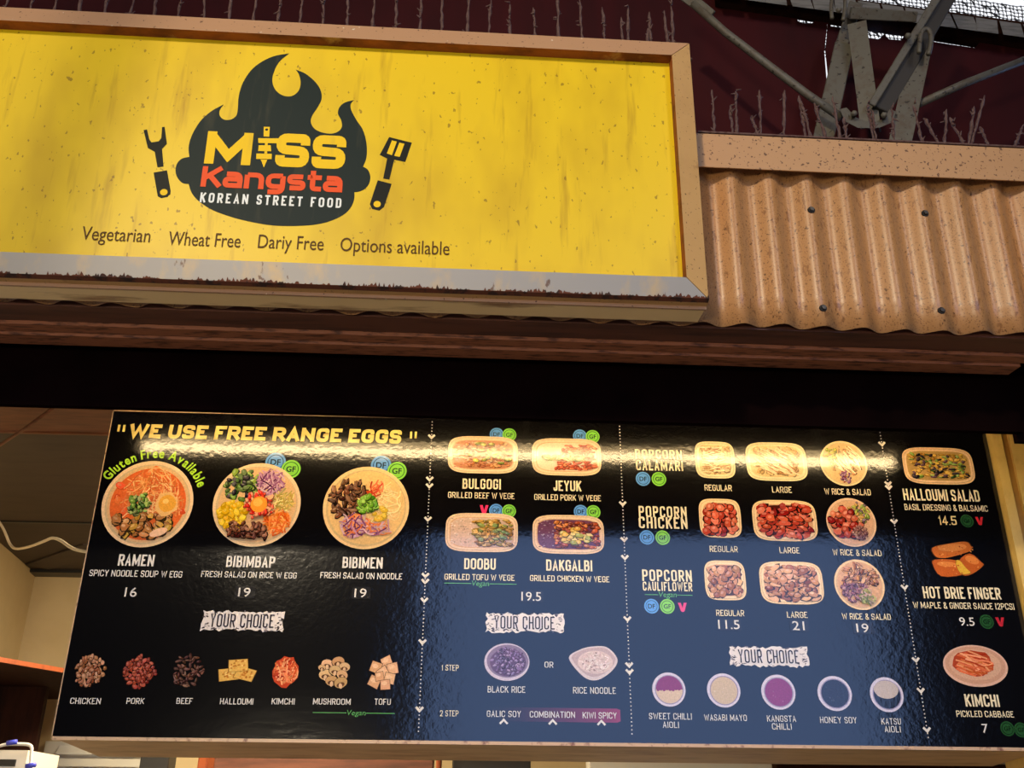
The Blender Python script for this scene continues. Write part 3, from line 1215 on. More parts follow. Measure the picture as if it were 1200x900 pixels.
def spikes(lst, d, zbase, label, seed):
    x0, x1 = min(l[0] for l in lst), max(l[0] for l in lst)
    root = empty('bird_spike_strip', FS.w(((x0 + x1) / 2, d, zbase)), label, 'bird spikes', SPK)
    box('base_strip', FS, x0 - .05, x1 + .05, d - .010, d + .010, zbase - .001, zbase + .004, 'spike', parent=root)
    rnd = random.Random(seed)
    for (x, dx, h) in lst:
        V, Fc = spike_geo(FS.w((x, d, zbase + .003)), FS.w((x + dx, d + rnd.uniform(-.015, .015), zbase + h)), rnd)
        # cobweb tufts clinging to the wire
        for q_ in range(5):
            t = rnd.random()
            c = FS.w((x + dx * t, d, zbase + .003 + h * t))
            v2, f2 = tube_geo([c, c + Vector((rnd.uniform(-.016, .016), 0, rnd.uniform(-.01, .02)))], [.0034, .001], 5)
            bb = len(V)
            V += v2
            Fc += [tuple(k + bb for k in t_) for t_ in f2]
        mesh('spike', V, Fc, 'spike', parent=root, smooth=True)


dS = D0 + .10
lst = []
rnd = random.Random(5)
for i, px in enumerate([6, 34, 63, 93, 122, 151, 180, 208, 240, 268, 296, 324, 351, 379, 407, 435, 464, 492, 518, 547, 572, 598, 628, 655, 683, 709, 736, 762, 789]):
    x = FS.at(px, 8 + px * .0545, dS).x
    lst.append((x, rnd.uniform(-.008, .008), rnd.uniform(.17, .22)))
    if px in (736, 762, 789):
        lst.append((x - .014, rnd.uniform(-.01, .01), rnd.uniform(.11, .19)))
spikes(lst, dS, out_z1 + .001, 'long row of dusty bird spikes along the top of the yellow sign', 11)
dC = 2.315
lst = []
for (px, tx, hpx) in ((838, 834, 52), (864, 863, 53), (859, 857, 38), (892, 890, 54), (889, 881, 24), (919, 918, 54), (945, 938, 54), (951, 940, 40), (968, 955, 44), (985, 975, 50), (992, 990, 30),
                      (1024, 1018, 48), (1027, 1020, 36), (1048, 1046, 44), (1081, 1072, 48), (1100, 1083, 32), (1107, 1107, 40), (1130, 1114, 36), (1135, 1142, 48), (1138, 1154, 60), (1159, 1147, 24), (1188, 1199, 28), (1215, 1212, 40)):
    by = 160 + (px - 820) * .032
    a, b_ = FS.at(px, by, dC), FS.at(tx, by - hpx, dC)
    lst.append((a.x, b_.x - a.x, b_.z - a.z))
spikes(lst, dC, zc1 + .0095, 'dusty bent bird spikes standing on the tan capping strip', 12)

# ================================================================ STEEL TRUSS, GREY BEAM, NETTING
truss = empty('roof_truss', FS.pw(1010, 160, 2.95), 'grey galvanised steel truss with bolted struts and tie rods at the upper right', 'truss')


def bar(name, p0, d0, p1, d1, w0, w1, th, mat='steel', parent=truss, **kw):
    """square-edged flat bar between two points, w0 and w1 seen widths in px"""
    A, B = FS.pw(*p0, d0), FS.pw(*p1, d1)
    ax = (B - A).normalized()
    view = ((A + B) / 2 - CAM).normalized()
    side = ax.cross(view).normalized()
    dep = side.cross(ax).normalized()
    if dep.dot(view) < 0:
        dep = -dep
    s0 = (A - CAM).dot(Vector(f_)) / FPX * w0 / 2
    s1 = (B - CAM).dot(Vector(f_)) / FPX * w1 / 2
    lo = [A - side * s0, A + side * s0, A + side * s0 + dep * th, A - side * s0 + dep * th]
    hi = [B - side * s1, B + side * s1, B + side * s1 + dep * th, B - side * s1 + dep * th]
    o = box8(name, lo, hi, mat, parent=parent, **kw)
    b = o.modifiers.new('bevel', 'BEVEL')
    b.width = .003
    b.segments = 1
    return o


def angle_bar(name, p0, d0, p1, d1, wpx, leg, flip=1, parent=truss):
    """steel angle: a flange facing the viewer and a second flange going back from one edge"""
    A, B = FS.pw(*p0, d0), FS.pw(*p1, d1)
    ax = (B - A).normalized()
    view = ((A + B) / 2 - CAM).normalized()
    side = ax.cross(view).normalized() * flip
    dep = side.cross(ax).normalized()
    if dep.dot(view) < 0:
        dep = -dep
    w_ = (A - CAM).dot(Vector(f_)) / FPX * wpx
    t = .006
    pr = [(0, 0), (w_, 0), (w_, t), (t, t), (t, leg), (0, leg)]
    V = [P + side * (a - w_ / 2) + dep * b for P in (A, B) for a, b in pr]
    Fc = [(i, (i + 1) % 6, (i + 1) % 6 + 6, i + 6) for i in range(6)] + [(0, 1, 2, 3), (0, 3, 4, 5), (9, 8, 7, 6), (11, 10, 9, 6)]
    return mesh(name, V, Fc, 'steel', parent=parent)


bar('strut', (990, 50), 3.02, (962, 175), 3.02, 22, 24, .03)
angle_bar('strut', (1004, 26), 2.95, (1020, 148), 2.95, 21, .05, -1)
angle_bar('strut', (1083, 38), 2.90, (1053, 175), 2.90, 24, .05, 1)
bar('strut', (1112, -25), 2.84, (1022, 122), 2.90, 9, 9, .012, label='light edge of the raking strut')
bar('strut', (1122, -25), 2.86, (1034, 128), 2.92, 20, 20, .05, 'shaded_steel', label='underside flange of the raking strut, darkened as shade')
bar('cross_plate', (997, 15), 3.0, (1075, 20), 2.97, 14, 12, .03)
bar('cross_plate', (1004, 2), 3.05, (985, 55), 3.05, 16, 14, .02)
for (pp, rr) in ((((812, 4, 2.95), (850, 38, 2.95), (905, 80, 2.94), (948, 112, 2.94), (986, 138, 2.93)), .0155), (((1076, 122, 2.93), (1130, 98, 2.93), (1212, 66, 2.93)), .0145)):
    tube('tie_rod', [FS.pw(*p) for p in pp], rr, 'steel', 12, parent=truss)
# fork end, gusset, bolts, shackle
bar('clevis', (800, -8), 2.94, (834, 18), 2.94, 15, 12, .02)
v, f = poly([(984, 128), (992, 126), (1004, 138), (1022, 144), (1036, 139), (1043, 127), (1050, 131), (1046, 143), (1030, 150), (1006, 150), (990, 142)])
n_ = len(v)
P0 = [FS.pw(p.x, p.y, 2.885) for p in v]
P1 = [FS.pw(p.x, p.y, 2.905) for p in v]
mesh('gusset_plate', P0 + P1, f + [tuple(k + n_ for k in reversed(t)) for t in f] + [(i, (i + 1) % n_, (i + 1) % n_ + n_, i + n_) for i in range(n_)], 'steel', parent=truss)
for (px, py, d) in ((1001, 133, 2.88), (1036, 135, 2.875), (983, 12, 2.98), (1064, 42, 2.85)):
    a, b_ = FS.at(px, py, d), FS.at(px, py, d - .02)
    tube('bolt', [FS.w(a), FS.w(b_)], .012, 'steel', 6, parent=truss)
ring = [(1077, 62), (1078, 48), (1080, 38), (1085, 34), (1090, 38), (1091, 50), (1088, 64)]
tube('shackle', [FS.pw(p[0], p[1], 2.84) for p in catmull(ring, 4)], .009, 'steel', 8, parent=truss)
ring = [(975, 22), (974, 8), (976, -4), (984, -8), (990, -2), (990, 12), (988, 24)]
tube('shackle', [FS.pw(p[0], p[1], 2.96) for p in catmull(ring, 4)], .008, 'steel', 8, parent=truss)

# weathered beam along the roof edge: planks with open joints
beam = empty('weathered_beam', FS.pw(1040, 30, 3.2), 'weathered grey plank beam along the roof edge below the netting', 'beam')
V, Fc = [], []
rnd = random.Random(21)
N = 14
le_, re_ = (838, -23, -5), (1225, 32, 47)
for i in range(N):
    t0, t1 = i / N + .0035, (i + 1) / N - .0035
    sl = rnd.uniform(.004, .02)
    o_ = rnd.uniform(-.006, .006)
    L4 = []
    for (t, dt, top_) in ((t0, sl, 0), (t1, sl, 0), (t1, 0, 1), (t0, 0, 1)):
        tt = t + dt
        px = le_[0] + (re_[0] - le_[0]) * tt
        py = (le_[2] + (re_[2] - le_[2]) * tt) if top_ == 0 else (le_[1] + (re_[1] - le_[1]) * tt)
        L4.append((px, py))
    b_ = len(V)
    V += [FS.pw(p[0], p[1], 3.2 + o_) for p in L4] + [FS.pw(p[0], p[1], 3.225 + o_) for p in L4]
    Fc += [tuple(k + b_ for k in t) for t in BOXF]
mesh('planking', V, Fc, 'plank', parent=beam)
fl_, fr_ = FS.at(838, -6, 3.225), FS.at(1225, 46, 3.225)
bl_, br_ = FS.at_z(838, 8, fl_.z), FS.at_z(1225, 69, fr_.z)
up = Vector((0, 0, .08))
box8('timber', [FS.w(p) for p in (fl_, fr_, br_, bl_)], [FS.w(p + up) for p in (fl_, fr_, br_, bl_)], 'dark_timber', parent=beam)

rnd = random.Random(33)
V, Fc = [], []
dn = 3.9
cell = 4.6


def npt(i, j):
    return (870 + i * cell + j * .5, -36 + j * cell * .9 + i * .62)


def thread(a, b, w_):
    v, f = strip([a, b], w_)
    b_ = len(V)
    v = [FS.pw(p.x, p.y, dn) for p in v] + [FS.pw(p.x, p.y, dn + .004) for p in v]
    V.extend(v)
    Fc.extend([tuple(k + b_ for k in t) for t in BOXF])


NI, NJ = 78, 22
J = {(i, j): (npt(i, j)[0] + rnd.uniform(-.8, .8), npt(i, j)[1] + rnd.uniform(-.8, .8)) for i in range(NI + 1) for j in range(NJ + 1)}
for i in range(NI):
    for j in range(NJ):
        thread(J[i, j], J[i + 1, j], rnd.uniform(1.2, 2.0))
        thread(J[i, j], J[i, j + 1], rnd.uniform(1.2, 2.0))
        if rnd.random() < .06:
            thread(J[i, j], J[i + 1, j + 1], 3.0)
mesh('bird_netting', V, Fc, 'net', label='white lit bird netting stretched above the grey beam at the top right', cat='netting')

# ================================================================ THE MENU BOARD
board = empty('menu_board', FB.w(((lx + rx) / 2, DB + .1, bz)), 'long black glossy menu board of food pictures and prices under the eave', 'menu board')
mesh('face_panel', fbox(FB, lx, rx, DB, DB + .012, bz, tz), BOXF, 'film', parent=board)
zbk = avg(FB.at(300, 891, DB + .38).z, FB.at(1000, 894, DB + .38).z)
xbl = FB.at(115, 893, DB + .38).x
lo4 = [(lx + .002, DB + .013, bz - .004), (rx - .002, DB + .013, bz - .004), (rx - .002, DB + .38, zbk), (xbl, DB + .38, zbk)]
hi4 = [(lx + .002, DB + .013, tz - .004), (rx - .002, DB + .013, tz - .004), (rx - .002, DB + .38, tz - .12), (xbl, DB + .38, tz - .12)]
box8('box', [FB.w(p) for p in lo4], [FB.w(p) for p in hi4], 'board_timber', parent=board, label='brown painted timber box behind the face')
mesh('edge_strip', fbox(FB, lx, rx, DB - .002, DB + .012, bz - .010, bz), BOXF, 'board_edge', parent=board, label='pale worn strip along the bottom edge')
mesh('edge_strip', fbox(FB, lx, rx, DB - .0015, DB + .012, tz, tz + .004), BOXF, 'board_edge', parent=board, label='pale strip along the top edge')
mesh('edge_strip', fbox(FB, lx - .003, lx, DB - .001, DB + .012, bz, tz), BOXF, 'board_edge', parent=board, label='pale strip along the left edge')

MB = Sheet(FB, DB, 'print')
WHT = (226, 220, 214)
CRM = (238, 222, 186)


def T(body, cx, cy, w, h, style='small', color=WHT, **kw):
    return text_on(MB, board, body, cx, cy, w, h, style, color, **kw)


def dish(seed, cx, cy, w, h, draw, label, circle=False, lift=.0009):
    d = Dish(seed)
    draw(d)
    c = MB.uv(cx, cy)
    sw, sh = MB.size(cx, cy, w, h)
    if circle:
        sh = sw
    L_ = [([Vector((c.x + p[0] * sw / 2, c.y + p[1] * sh / 2)) for p in v], f, col) for v, f, col in d.L]
    return MB.put('dish_picture', L_, board, lift=lift, label=label, mat='photo')


def badge(body, cx, cy, r, col, ring, name, lift=.0006, txt=(22, 34, 46)):
    c = MB.uv(cx, cy)
    sw, _ = MB.size(cx, cy, 2 * r, 2 * r)
    R_ = sw / 2
    L_ = []
    for k, cc in ((1.0, col), (.80, ring), (.72, col)):
        v, f = blob(0, 0, 1, 1, 0, 26)
        L_.append(([c + p * (R_ * k) for p in v], f, cc))
    V, Fc = font_text(body, .02)
    x0, x1 = min(p[0] for p in V), max(p[0] for p in V)
    y0, y1 = min(p[1] for p in V), max(p[1] for p in V)
    k = R_ * .98 / (x1 - x0)
    L_.append(([Vector((c.x + (p[0] - (x0 + x1) / 2) * k, c.y + (p[1] - (y0 + y1) / 2) * k)) for p in V], Fc, txt))
    return MB.put('dietary_badge', L_, board, lift=lift, label=name)


BLUE, BRING = (96, 156, 226), (30, 66, 120)
GRN, GRING = (132, 206, 74), (30, 84, 30)


def DF(cx, cy, r=8.4):
    badge('DF', cx, cy, r, BLUE, BRING, 'round blue badge')


def GF(cx, cy, r=8.4, dim=False):
    if dim:
        badge('GF', cx, cy, r, (36, 80, 42), (14, 34, 16), 'round dark green badge', .00075, (14, 40, 18))
    else:
        badge('GF', cx, cy, r, GRN, GRING, 'round green badge', .00075)


def VV(cx, cy, h=11, col=(238, 56, 110)):
    pts = [(-.5, .5), (-.16, .5), (0, -.06), (.16, .5), (.5, .5), (.2, -.42), (0, -.5), (-.2, -.42)]
    v, f = poly(pts)
    c = MB.uv(cx, cy)
    sw, sh = MB.size(cx, cy, h * .95, h)
    MB.put('dietary_badge', [([Vector((c.x + p.x * sw, c.y + p.y * sh)) for p in v], f, col)], board, label='pink letter V badge')


def sticker(body, cx, cy, w, h, sw_, sh_, style='small'):
    c = MB.uv(cx + 1, cy)
    a, b = MB.size(cx, cy, sw_, sh_)
    v, f = rrect(c.x, c.y, a / 2, b / 2, 30, 24)
    V, Fc = font_text(body, .004)
    V2 = MB.fit(V, cx, cy, w, h)
    MB.put('price_sticker', [(v, f, (30, 29, 32)), (V2, Fc, WHT)], board, lift=.0012, label='price on a dark pasted patch')


def price(body, cx, cy, w, h, col=WHT):
    T(body, cx, cy, w, h, 'font', col, bold=.004, label='price figures')


def banner(cx, cy, w, h, seed):
    rnd = random.Random(seed)
    L_ = []
    pts = []
    n = 26
    for i in range(n + 1):
        pts.append((-.5 + i / n + rnd.uniform(-.006, .006), .40 + rnd.uniform(-.06, .06)))
    for i in range(5):
        pts.append((.5 + rnd.uniform(-.02, .012), .3 - i * .16))
    for i in range(n + 1):
        pts.append((.49 - i / n + rnd.uniform(-.006, .006), -.40 + rnd.uniform(-.09, .06)))
    for i in range(5):
        pts.append((-.5 + rnd.uniform(-.015, .02), -.3 + i * .15))
    c = MB.uv(cx, cy)
    a, b = MB.size(cx, cy, w, h)
    m_ = lambda P: [Vector((c.x + p[0] * a, c.y + p[1] * b)) for p in P]
    v, f = poly(pts)
    L_.append((m_(v), f, (232, 222, 218)))
    for i in range(60):
        x, y = rnd.uniform(-.47, .47), rnd.choice((-1, 1)) * rnd.uniform(.26, .42)
        if rnd.random() < .4:
            x = rnd.choice((-1, 1)) * rnd.uniform(.40, .49)
            y = rnd.uniform(-.35, .35)
        v, f = blob(x, y, rnd.uniform(.004, .022), rnd.uniform(.01, .06), rnd.uniform(-.6, .6), 6, .5, rnd)
        L_.append((m_(v), f, rnd.choice(((84, 76, 80), (130, 120, 124), (40, 36, 40)))))
    MB.put('brush_banner', L_, board, label='pale brush stroke banner')
    T('YOUR CHOICE', cx - 1, cy, w * .78, h * .58, 'thin', (34, 28, 40), lift=.0022, label='dark lettering on the pale banner')


def vegan(x0, x1, cx, cy, w):
    a, b, c_, d_ = MB.uv(x0, cy), MB.uv(cx - w / 2 - 1, cy), MB.uv(cx + w / 2 + 1, cy), MB.uv(x1, cy)
    z = MB.uv(cx, cy).y
    t = .0022
    L_ = []
    for p, q in ((a, b), (c_, d_)):
        v, f = strip([(p.x, z), (q.x, z)], t)
        L_.append((v, f, (96, 172, 96)))
    V, Fc = font_text('Vegan', 0, .12)
    V2 = MB.fit(V, cx, cy + .6, w, 8)
    L_.append((V2, Fc, (96, 172, 96)))
    MB.put('vegan_rule', L_, board, label='thin green rule with a word in its middle')


def divider(p0, p1, chev):
    a, b = MB.uv(*p0), MB.uv(*p1)
    x = (a.x + b.x) / 2
    L_ = []
    z = min(a.y, tz - .012)
    while z > b.y:
        v, f = blob(x, z, .0023, .0023, 0, 8)
        L_.append((v, f, (214, 206, 200)))
        z -= .0118
    for py in chev:
        px = p0[0] + (p1[0] - p0[0]) * (py - p0[1]) / (p1[1] - p0[1])
        zc = MB.uv(px, py).y
        for k, cc in ((0, (226, 218, 208)),):
            v, f = strip([(x - .0085, zc + .006), (x, zc - .003), (x + .0085, zc + .006)], .0075)
            L_.append((v, f, cc))
    MB.put('dotted_divider', L_, board, lift=.0005, label='vertical dotted line with small chevrons')


divider((507, 492), (490, 858), (512.5, 562, 570, 609, 675, 682, 704, 753, 832))
divider((724, 499), (743, 864), (591, 633, 654, 726, 780, 788))
divider((1031.5, 507), (1088, 869), (521, 567.5, 572, 612, 689, 774, 810, 856))

# ---- first column
T('WE USE FREE RANGE EGGS', 312, 508.5, 320, 16, 'heavy', (240, 214, 128), label='large pale yellow heading', shear=.05)
T('"', 142.5, 502, 9, 8, 'heavy', (240, 214, 128), capfit=False, label='pale yellow quotation mark')
T('"', 484.5, 510, 8, 8, 'heavy', (240, 214, 128), capfit=False, label='pale yellow quotation mark')

# curved green words
cc = MB.uv(174.5, 591)
Rr = MB.size(174, 590, 118, 10)[0] / 2
word = 'Gluten Free Available'
wid = []
for ch in word:
    if ch == ' ':
        wid.append((.30, None))
    else:
        V, Fc = font_text(ch, .03)
        x0, x1 = min(p[0] for p in V), max(p[0] for p in V)
        wid.append((x1 - x0 + .09, (V, Fc, x0)))
tot = sum(w_ for w_, _ in wid)
a0, a1 = math.radians(152), math.radians(21)
kk = (a0 - a1) * Rr / tot
L_ = []
s_ = 0.0
for w_, g in wid:
    if g:
        V, Fc, x0 = g
        an = a0 - (s_ + w_ / 2) / tot * (a0 - a1)
        tx, ty = math.sin(an), -math.cos(an)
        o_ = cc + Vector((math.cos(an), math.sin(an))) * Rr
        V2 = []
        for p in V:
            u_x = (p[0] - x0 - (w_ - .09) / 2) * kk
            u_y = p[1] * kk * 1.22
            V2.append(Vector((o_.x + tx * u_x + math.cos(an) * u_y, o_.y + ty * u_x + math.sin(an) * u_y)))
        L_.append((V2, Fc, (170, 214, 56)))
    s_ += w_
MB.put('lettering', L_, board, lift=.0014, label='green words curving over the ramen bowl')


def ramen(d):
    bowl(d, soup=(230, 108, 50))
    ins = circ(0, 0, .8)
    d.spread(lambda x, y: ins(x, y) and y > -.2, 18, .12, [(222, 84, 40), (234, 120, 60)], .7, .94)
    d.shreds(lambda x, y: ins(x, y) and y > -.35 and x > -.6, 150, .5, .022, [(240, 170, 104), (226, 134, 72), (248, 196, 140), (220, 110, 60)], curl=.7)
    d.spread(lambda x, y: ins(x, y) and (y < -.25) and y > -.74 and -.72 < x < .55 and y < -.28 + .1 * x, 46, .12, [(176, 116, 66), (150, 92, 50), (200, 140, 84), (196, 150, 60)], .75, .3)
    d.add(blob(.42, -.02, .27, .27, 0, 14, .25, d.r), (240, 190, 124))
    d.add(blob(.44, 0, .19, .2, 0, 14, .08, d.r), (240, 172, 66))
    d.add(blob(.40, .05, .07, .06, 0, 10), (250, 206, 120))
    d.spread(circ(-.18, -.02, .26), 34, .07, GREEN + [(150, 160, 100)], .6, .45)
    d.add(blob(.35, -.66, .2, .09, .35, 12), (246, 200, 168))


def bibimbap(d):
    bowl(d)
    d.spread(lambda x, y: circ(-.38, .45, .38)(x, y), 46, .1, GREEN + [(90, 110, 60), (70, 60, 70)], .6, .4)
    d.shreds(lambda x, y: circ(.25, .52, .36)(x, y), 80, .34, .032, PURPLE)
    d.shreds(lambda x, y: circ(.6, .1, .3)(x, y), 80, .2, .022, [(214, 186, 96), (196, 160, 80), (160, 150, 70), (236, 214, 150)])
    d.shreds(lambda x, y: circ(.5, -.42, .32)(x, y), 80, .3, .032, [(240, 126, 44), (222, 96, 30), (250, 164, 90)])
    d.spread(circ(-.52, -.25, .30), 46, .09, [(240, 190, 20), (250, 208, 50), (222, 166, 14)], .8, .8)
    d.spread(rect(-.55, .28, -.78, -.46), 40, .085, [(120, 68, 46), (96, 50, 36), (160, 104, 80)], .55, .35)
    d.spread(lambda x, y: circ(.06, -.02, .32)(x, y), 44, .075, [(222, 44, 30), (236, 90, 60), (240, 160, 120)], .6, .6)
    d.add(blob(.06, -.02, .19, .19, 0, 18), (246, 160, 52))
    d.add(blob(.03, .03, .11, .1, 0, 12), (250, 190, 90))


def bibimen(d):
    bowl(d, (242, 204, 148), (238, 196, 132))
    d.shreds(lambda x, y: circ(.3, .12, .58)(x, y), 120, .4, .02, [(246, 216, 150), (232, 190, 120), (250, 228, 170)], curl=.8)
    d.spread(lambda x, y: circ(-.42, .18, .46)(x, y), 56, .11, [(110, 70, 48), (134, 88, 60), (84, 50, 36)], .5, .35)
    d.shreds(rect(.0, .36, .1, .66), 40, .26, .036, [(226, 96, 50), (240, 130, 80), (200, 70, 40)])
    d.shreds(lambda x, y: circ(-.25, -.42, .34)(x, y) or rect(-.2, .62, -.66, -.3)(x, y), 110, .26, .032, PURPLE + [(240, 150, 90), (226, 120, 60)])
    d.spread(circ(.02, .06, .2), 30, .085, [(120, 176, 50), (90, 150, 40), (150, 200, 80)], .7, .5)
    d.spread(circ(.3, -.14, .16), 10, .08, [(232, 190, 60)], .7, .8)


DF(323, 541.7, 12)
GF(341, 549.8, 11.4)
DF(446.6, 545.3, 12)
GF(465.2, 552, 11.4)
dish(1, 173, 590, 107, 94, ramen, 'ramen bowl picture with egg, mushrooms and greens', True)
dish(2, 301, 591, 103, 93, bibimbap, 'bibimbap bowl picture in coloured wedges', True)
dish(3, 429, 594.5, 101, 93, bibimen, 'pale bowl picture of noodles with beef strips', True)
for nm, cx, cy, w_, h_ in (('RAMEN', 160, 656.6, 42, 13.5), ('BIBIMBAP', 294, 658.4, 57, 13.2), ('BIBIMEN', 425, 659.6, 47, 13)):
    T(nm, cx, cy, w_, h_, 'block')
for nm, cx, cy, w_, h_ in (('SPICY NOODLE SOUP W EGG', 159.5, 672.3, 109, 7.6), ('FRESH SALAD ON RICE W EGG', 292, 673.6, 112, 7.2), ('FRESH SALAD ON NOODLE', 423.5, 674.8, 96, 7.2)):
    T(nm, cx, cy, w_, h_)
price('16', 153.5, 694, 14, 11)
sticker('19', 286.5, 694, 14, 10.5, 24, 14)
sticker('19', 422.5, 695, 14, 10.5, 22, 14)
banner(285, 727.5, 96, 27, 1)


def pile(pal, size, n, asp=.7, outline=.3, shape=.86):
    def g(d):
        d.grid_chunks(circ(0, 0, shape), size * 1.5, size, pal, asp, outline)
        d.spread(lambda x, y: circ(0, 0, shape + .1)(x, y), n, size * .9, pal, asp, outline)
    return g


def halloumi(d):
    for (x, y, s, a) in ((-.45, -.25, .5, .2), (.4, -.2, .5, -.25), (.0, .35, .5, .15)):
        for k, c in ((1.06, (120, 80, 30)), (1, (232, 182, 92))):
            P = [(-1, -.75), (.95, -.8), (1, .7), (-.9, .8)]
            v, f = poly([(x + (p[0] * math.cos(a) - p[1] * math.sin(a)) * s * k, y + (p[0] * math.sin(a) + p[1] * math.cos(a)) * s * k) for p in P])
            d.add((v, f), c)
        d.dots(lambda X, Y: abs(X - x) < s * .75 and abs(Y - y) < s * .6, 22, .07, [(206, 130, 50), (244, 206, 120), (190, 116, 40)])


def kimchi_pile(d):
    d.add(blob(0, 0, .78, .9, 0, 18, .18, d.r), (196, 66, 34))
    d.shreds(circ(0, 0, .8), 60, .7, .09, [(222, 92, 50), (236, 130, 80), (180, 50, 26), (244, 160, 110)], curl=.5)
    d.dots(circ(0, 0, .7), 30, .05, [(150, 30, 20), (246, 176, 130)])


def mushrooms(d):
    for (x, y, s) in ((-.45, .45, .36), (.2, .6, .38), (.6, .3, .34), (-.5, -.15, .4), (.05, .1, .36), (.5, -.15, .34), (-.1, -.5, .38), (.45, -.6, .4), (-.75, .25, .22)):
        r = d.r.random() * .8 - .4
        d.add(blob(x, y, s * 1.08, s * .86, r, 14), (30, 18, 12))
        d.add(blob(x, y + .02, s, s * .76, r, 14), vary((214, 170, 124), d.r))
        d.add(blob(x, y - s * .25, s * .62, s * .34, r, 12), (96, 60, 40))
        d.add(blob(x, y - s * .42, s * .26, s * .42, r, 10), (226, 186, 146))


def tofu(d):
    for (x, y, s, a) in ((.15, .62, .32, .4), (-.5, .3, .34, -.3), (.55, .25, .34, .2), (-.05, .0, .33, .6), (.4, -.3, .32, -.2), (-.55, -.5, .34, -.4), (.15, -.66, .3, .1), (-.25, -.2, .26, .2)):
        for k, c in ((1.1, (70, 40, 26)), (1, vary((226, 172, 130), d.r, 10))):
            v, f = poly([(x + (p * math.cos(a) - q_ * math.sin(a)) * s * k, y + (p * math.sin(a) + q_ * math.cos(a)) * s * k) for p, q_ in ((-1, -.85), (1, -.9), (.95, .9), (-.95, .85))])
            d.add((v, f), c)
        d.add(blob(x - .06, y + .08, s * .6, s * .4, a, 8), (240, 196, 156))


MEATS = (
    (pile([(176, 116, 84), (150, 92, 62), (196, 140, 104)], .17, 14, .72), 105.5, 786, 37, 41, 'chicken pieces'),
    (pile([(150, 60, 44), (176, 78, 58), (126, 46, 36)], .16, 16, .75), 164, 787, 41, 41, 'red pork pieces'),
    (pile([(92, 56, 46), (112, 70, 56), (74, 42, 36)], .20, 16, .4), 221, 786, 39, 42, 'dark beef strips'),
    (halloumi, 278.5, 786, 46, 36, 'three golden halloumi slices'),
    (kimchi_pile, 334.5, 787, 38, 40, 'orange kimchi heap'),
    (mushrooms, 391.5, 788, 39, 41, 'sliced mushrooms'),
    (tofu, 449.5, 788.5, 37, 42, 'tofu cubes'))
for i, (g, cx, cy, w_, h_, lab) in enumerate(MEATS):
    dish(20 + i, cx, cy, w_, h_, g, 'small picture of ' + lab)
for nm, cx, w_, cy in (('CHICKEN', 100.5, 36, 821.5), ('PORK', 159, 21, 821.5), ('BEEF', 216.5, 19, 821.5), ('HALLOUMI', 277.5, 39, 822), ('KIMCHI', 332, 27, 822), ('MUSHROOM', 389, 44, 822.2), ('TOFU', 448.5, 19, 822.4)):
    T(nm, cx, cy, w_, 7.2)
vegan(367, 462, 417.5, 835.6, 22)


# ---- second column
def half(base, pal, xs=-.15, extra=None):
    def g(d):
        tray(d, asp=.55)
        d.add(rrect(0, 0, .86, .76, 4.2), base)
        d.dots(rect(-.84, xs, -.7, .7), 70, .035, [dark(base, .8), light(base, .4), dark(base, .9)])
        d.spread(rect(xs, .82, -.66, .66), 95, .105, pal, .75, .45)
        if extra:
            extra(d)
    return g


def bulgogi(d):
    tray(d, asp=.55)
    d.add(rrect(0, 0, .86, .76, 4.2), (196, 130, 90))
    d.dots(rect(-.84, -.3, -.7, .7), 60, .04, [(220, 150, 130), (190, 110, 90)])
    d.spread(rect(-.5, .82, -.64, .64), 100, .09, [(190, 104, 52), (216, 136, 70), (170, 80, 44), (226, 160, 100)], .6, .55)
    d.spread(rect(-.4, .8, -.6, .6), 14, .1, [(150, 156, 40), (190, 180, 60), (110, 120, 30)], .8, .5)


def jeyuk(d):
    tray(d, asp=.55)
    d.add(rrect(0, 0, .86, .76, 4.2), (242, 214, 186))
    d.spread(lambda x, y: x > -.2 + .25 * y and rect(-.4, .82, -.66, .66)(x, y), 90, .1, [(206, 84, 46), (226, 120, 70), (186, 64, 36)], .65, .55)
    d.shreds(rect(-.72, .5, -.22, .05), 60, .2, .05, [(150, 160, 90), (180, 180, 120), (120, 130, 70)])


def doobu_x(d):
    d.spread(rect(-.1, .7, -.4, .4), 10, .10, [(120, 140, 70), (150, 165, 90)], .8, .5)


def dak_x(d):
    d.spread(rect(-.2, .6, -.5, .3), 18, .13, [(226, 204, 110), (236, 190, 80), (180, 180, 80)], .8, .5)


for cx, cy in ((582, 509), (679.5, 511)):
    DF(cx, cy, 8.2)
    GF(cx + 15, cy + .7, 8.2)
DF(581.4, 598.4, 8.2)
GF(596.5, 599, 8.2)
DF(680.5, 599.6, 8.2)
GF(695.4, 600, 8.2)
VV(567.3, 597.5, 11)
dish(40, 566, 533, 82, 43.5, bulgogi, 'tray picture of grilled beef')
dish(41, 664, 535.5, 81, 43.5, jeyuk, 'tray picture of grilled pork with rice')
dish(42, 564.5, 624, 85, 45.5, half((224, 188, 166), [(206, 154, 66), (226, 180, 96), (180, 130, 50), (170, 150, 60)], -.2, doobu_x), 'tray picture of rice and grilled tofu')
dish(43, 666, 626.3, 84, 45.5, half((112, 64, 92), [(196, 90, 44), (160, 62, 36), (220, 130, 60), (130, 56, 40)], -.35, dak_x), 'tray picture of purple rice and grilled chicken')
for nm, cx, cy, w_, h_ in (('BULGOGI', 564.5, 567.3, 45, 12), ('JEYUK', 665, 569.6, 33, 12.2), ('DOOBU', 562.5, 661, 37, 13), ('DAKGALBI', 667, 662.8, 54, 13)):
    T(nm, cx, cy, w_, h_, 'block', CRM)
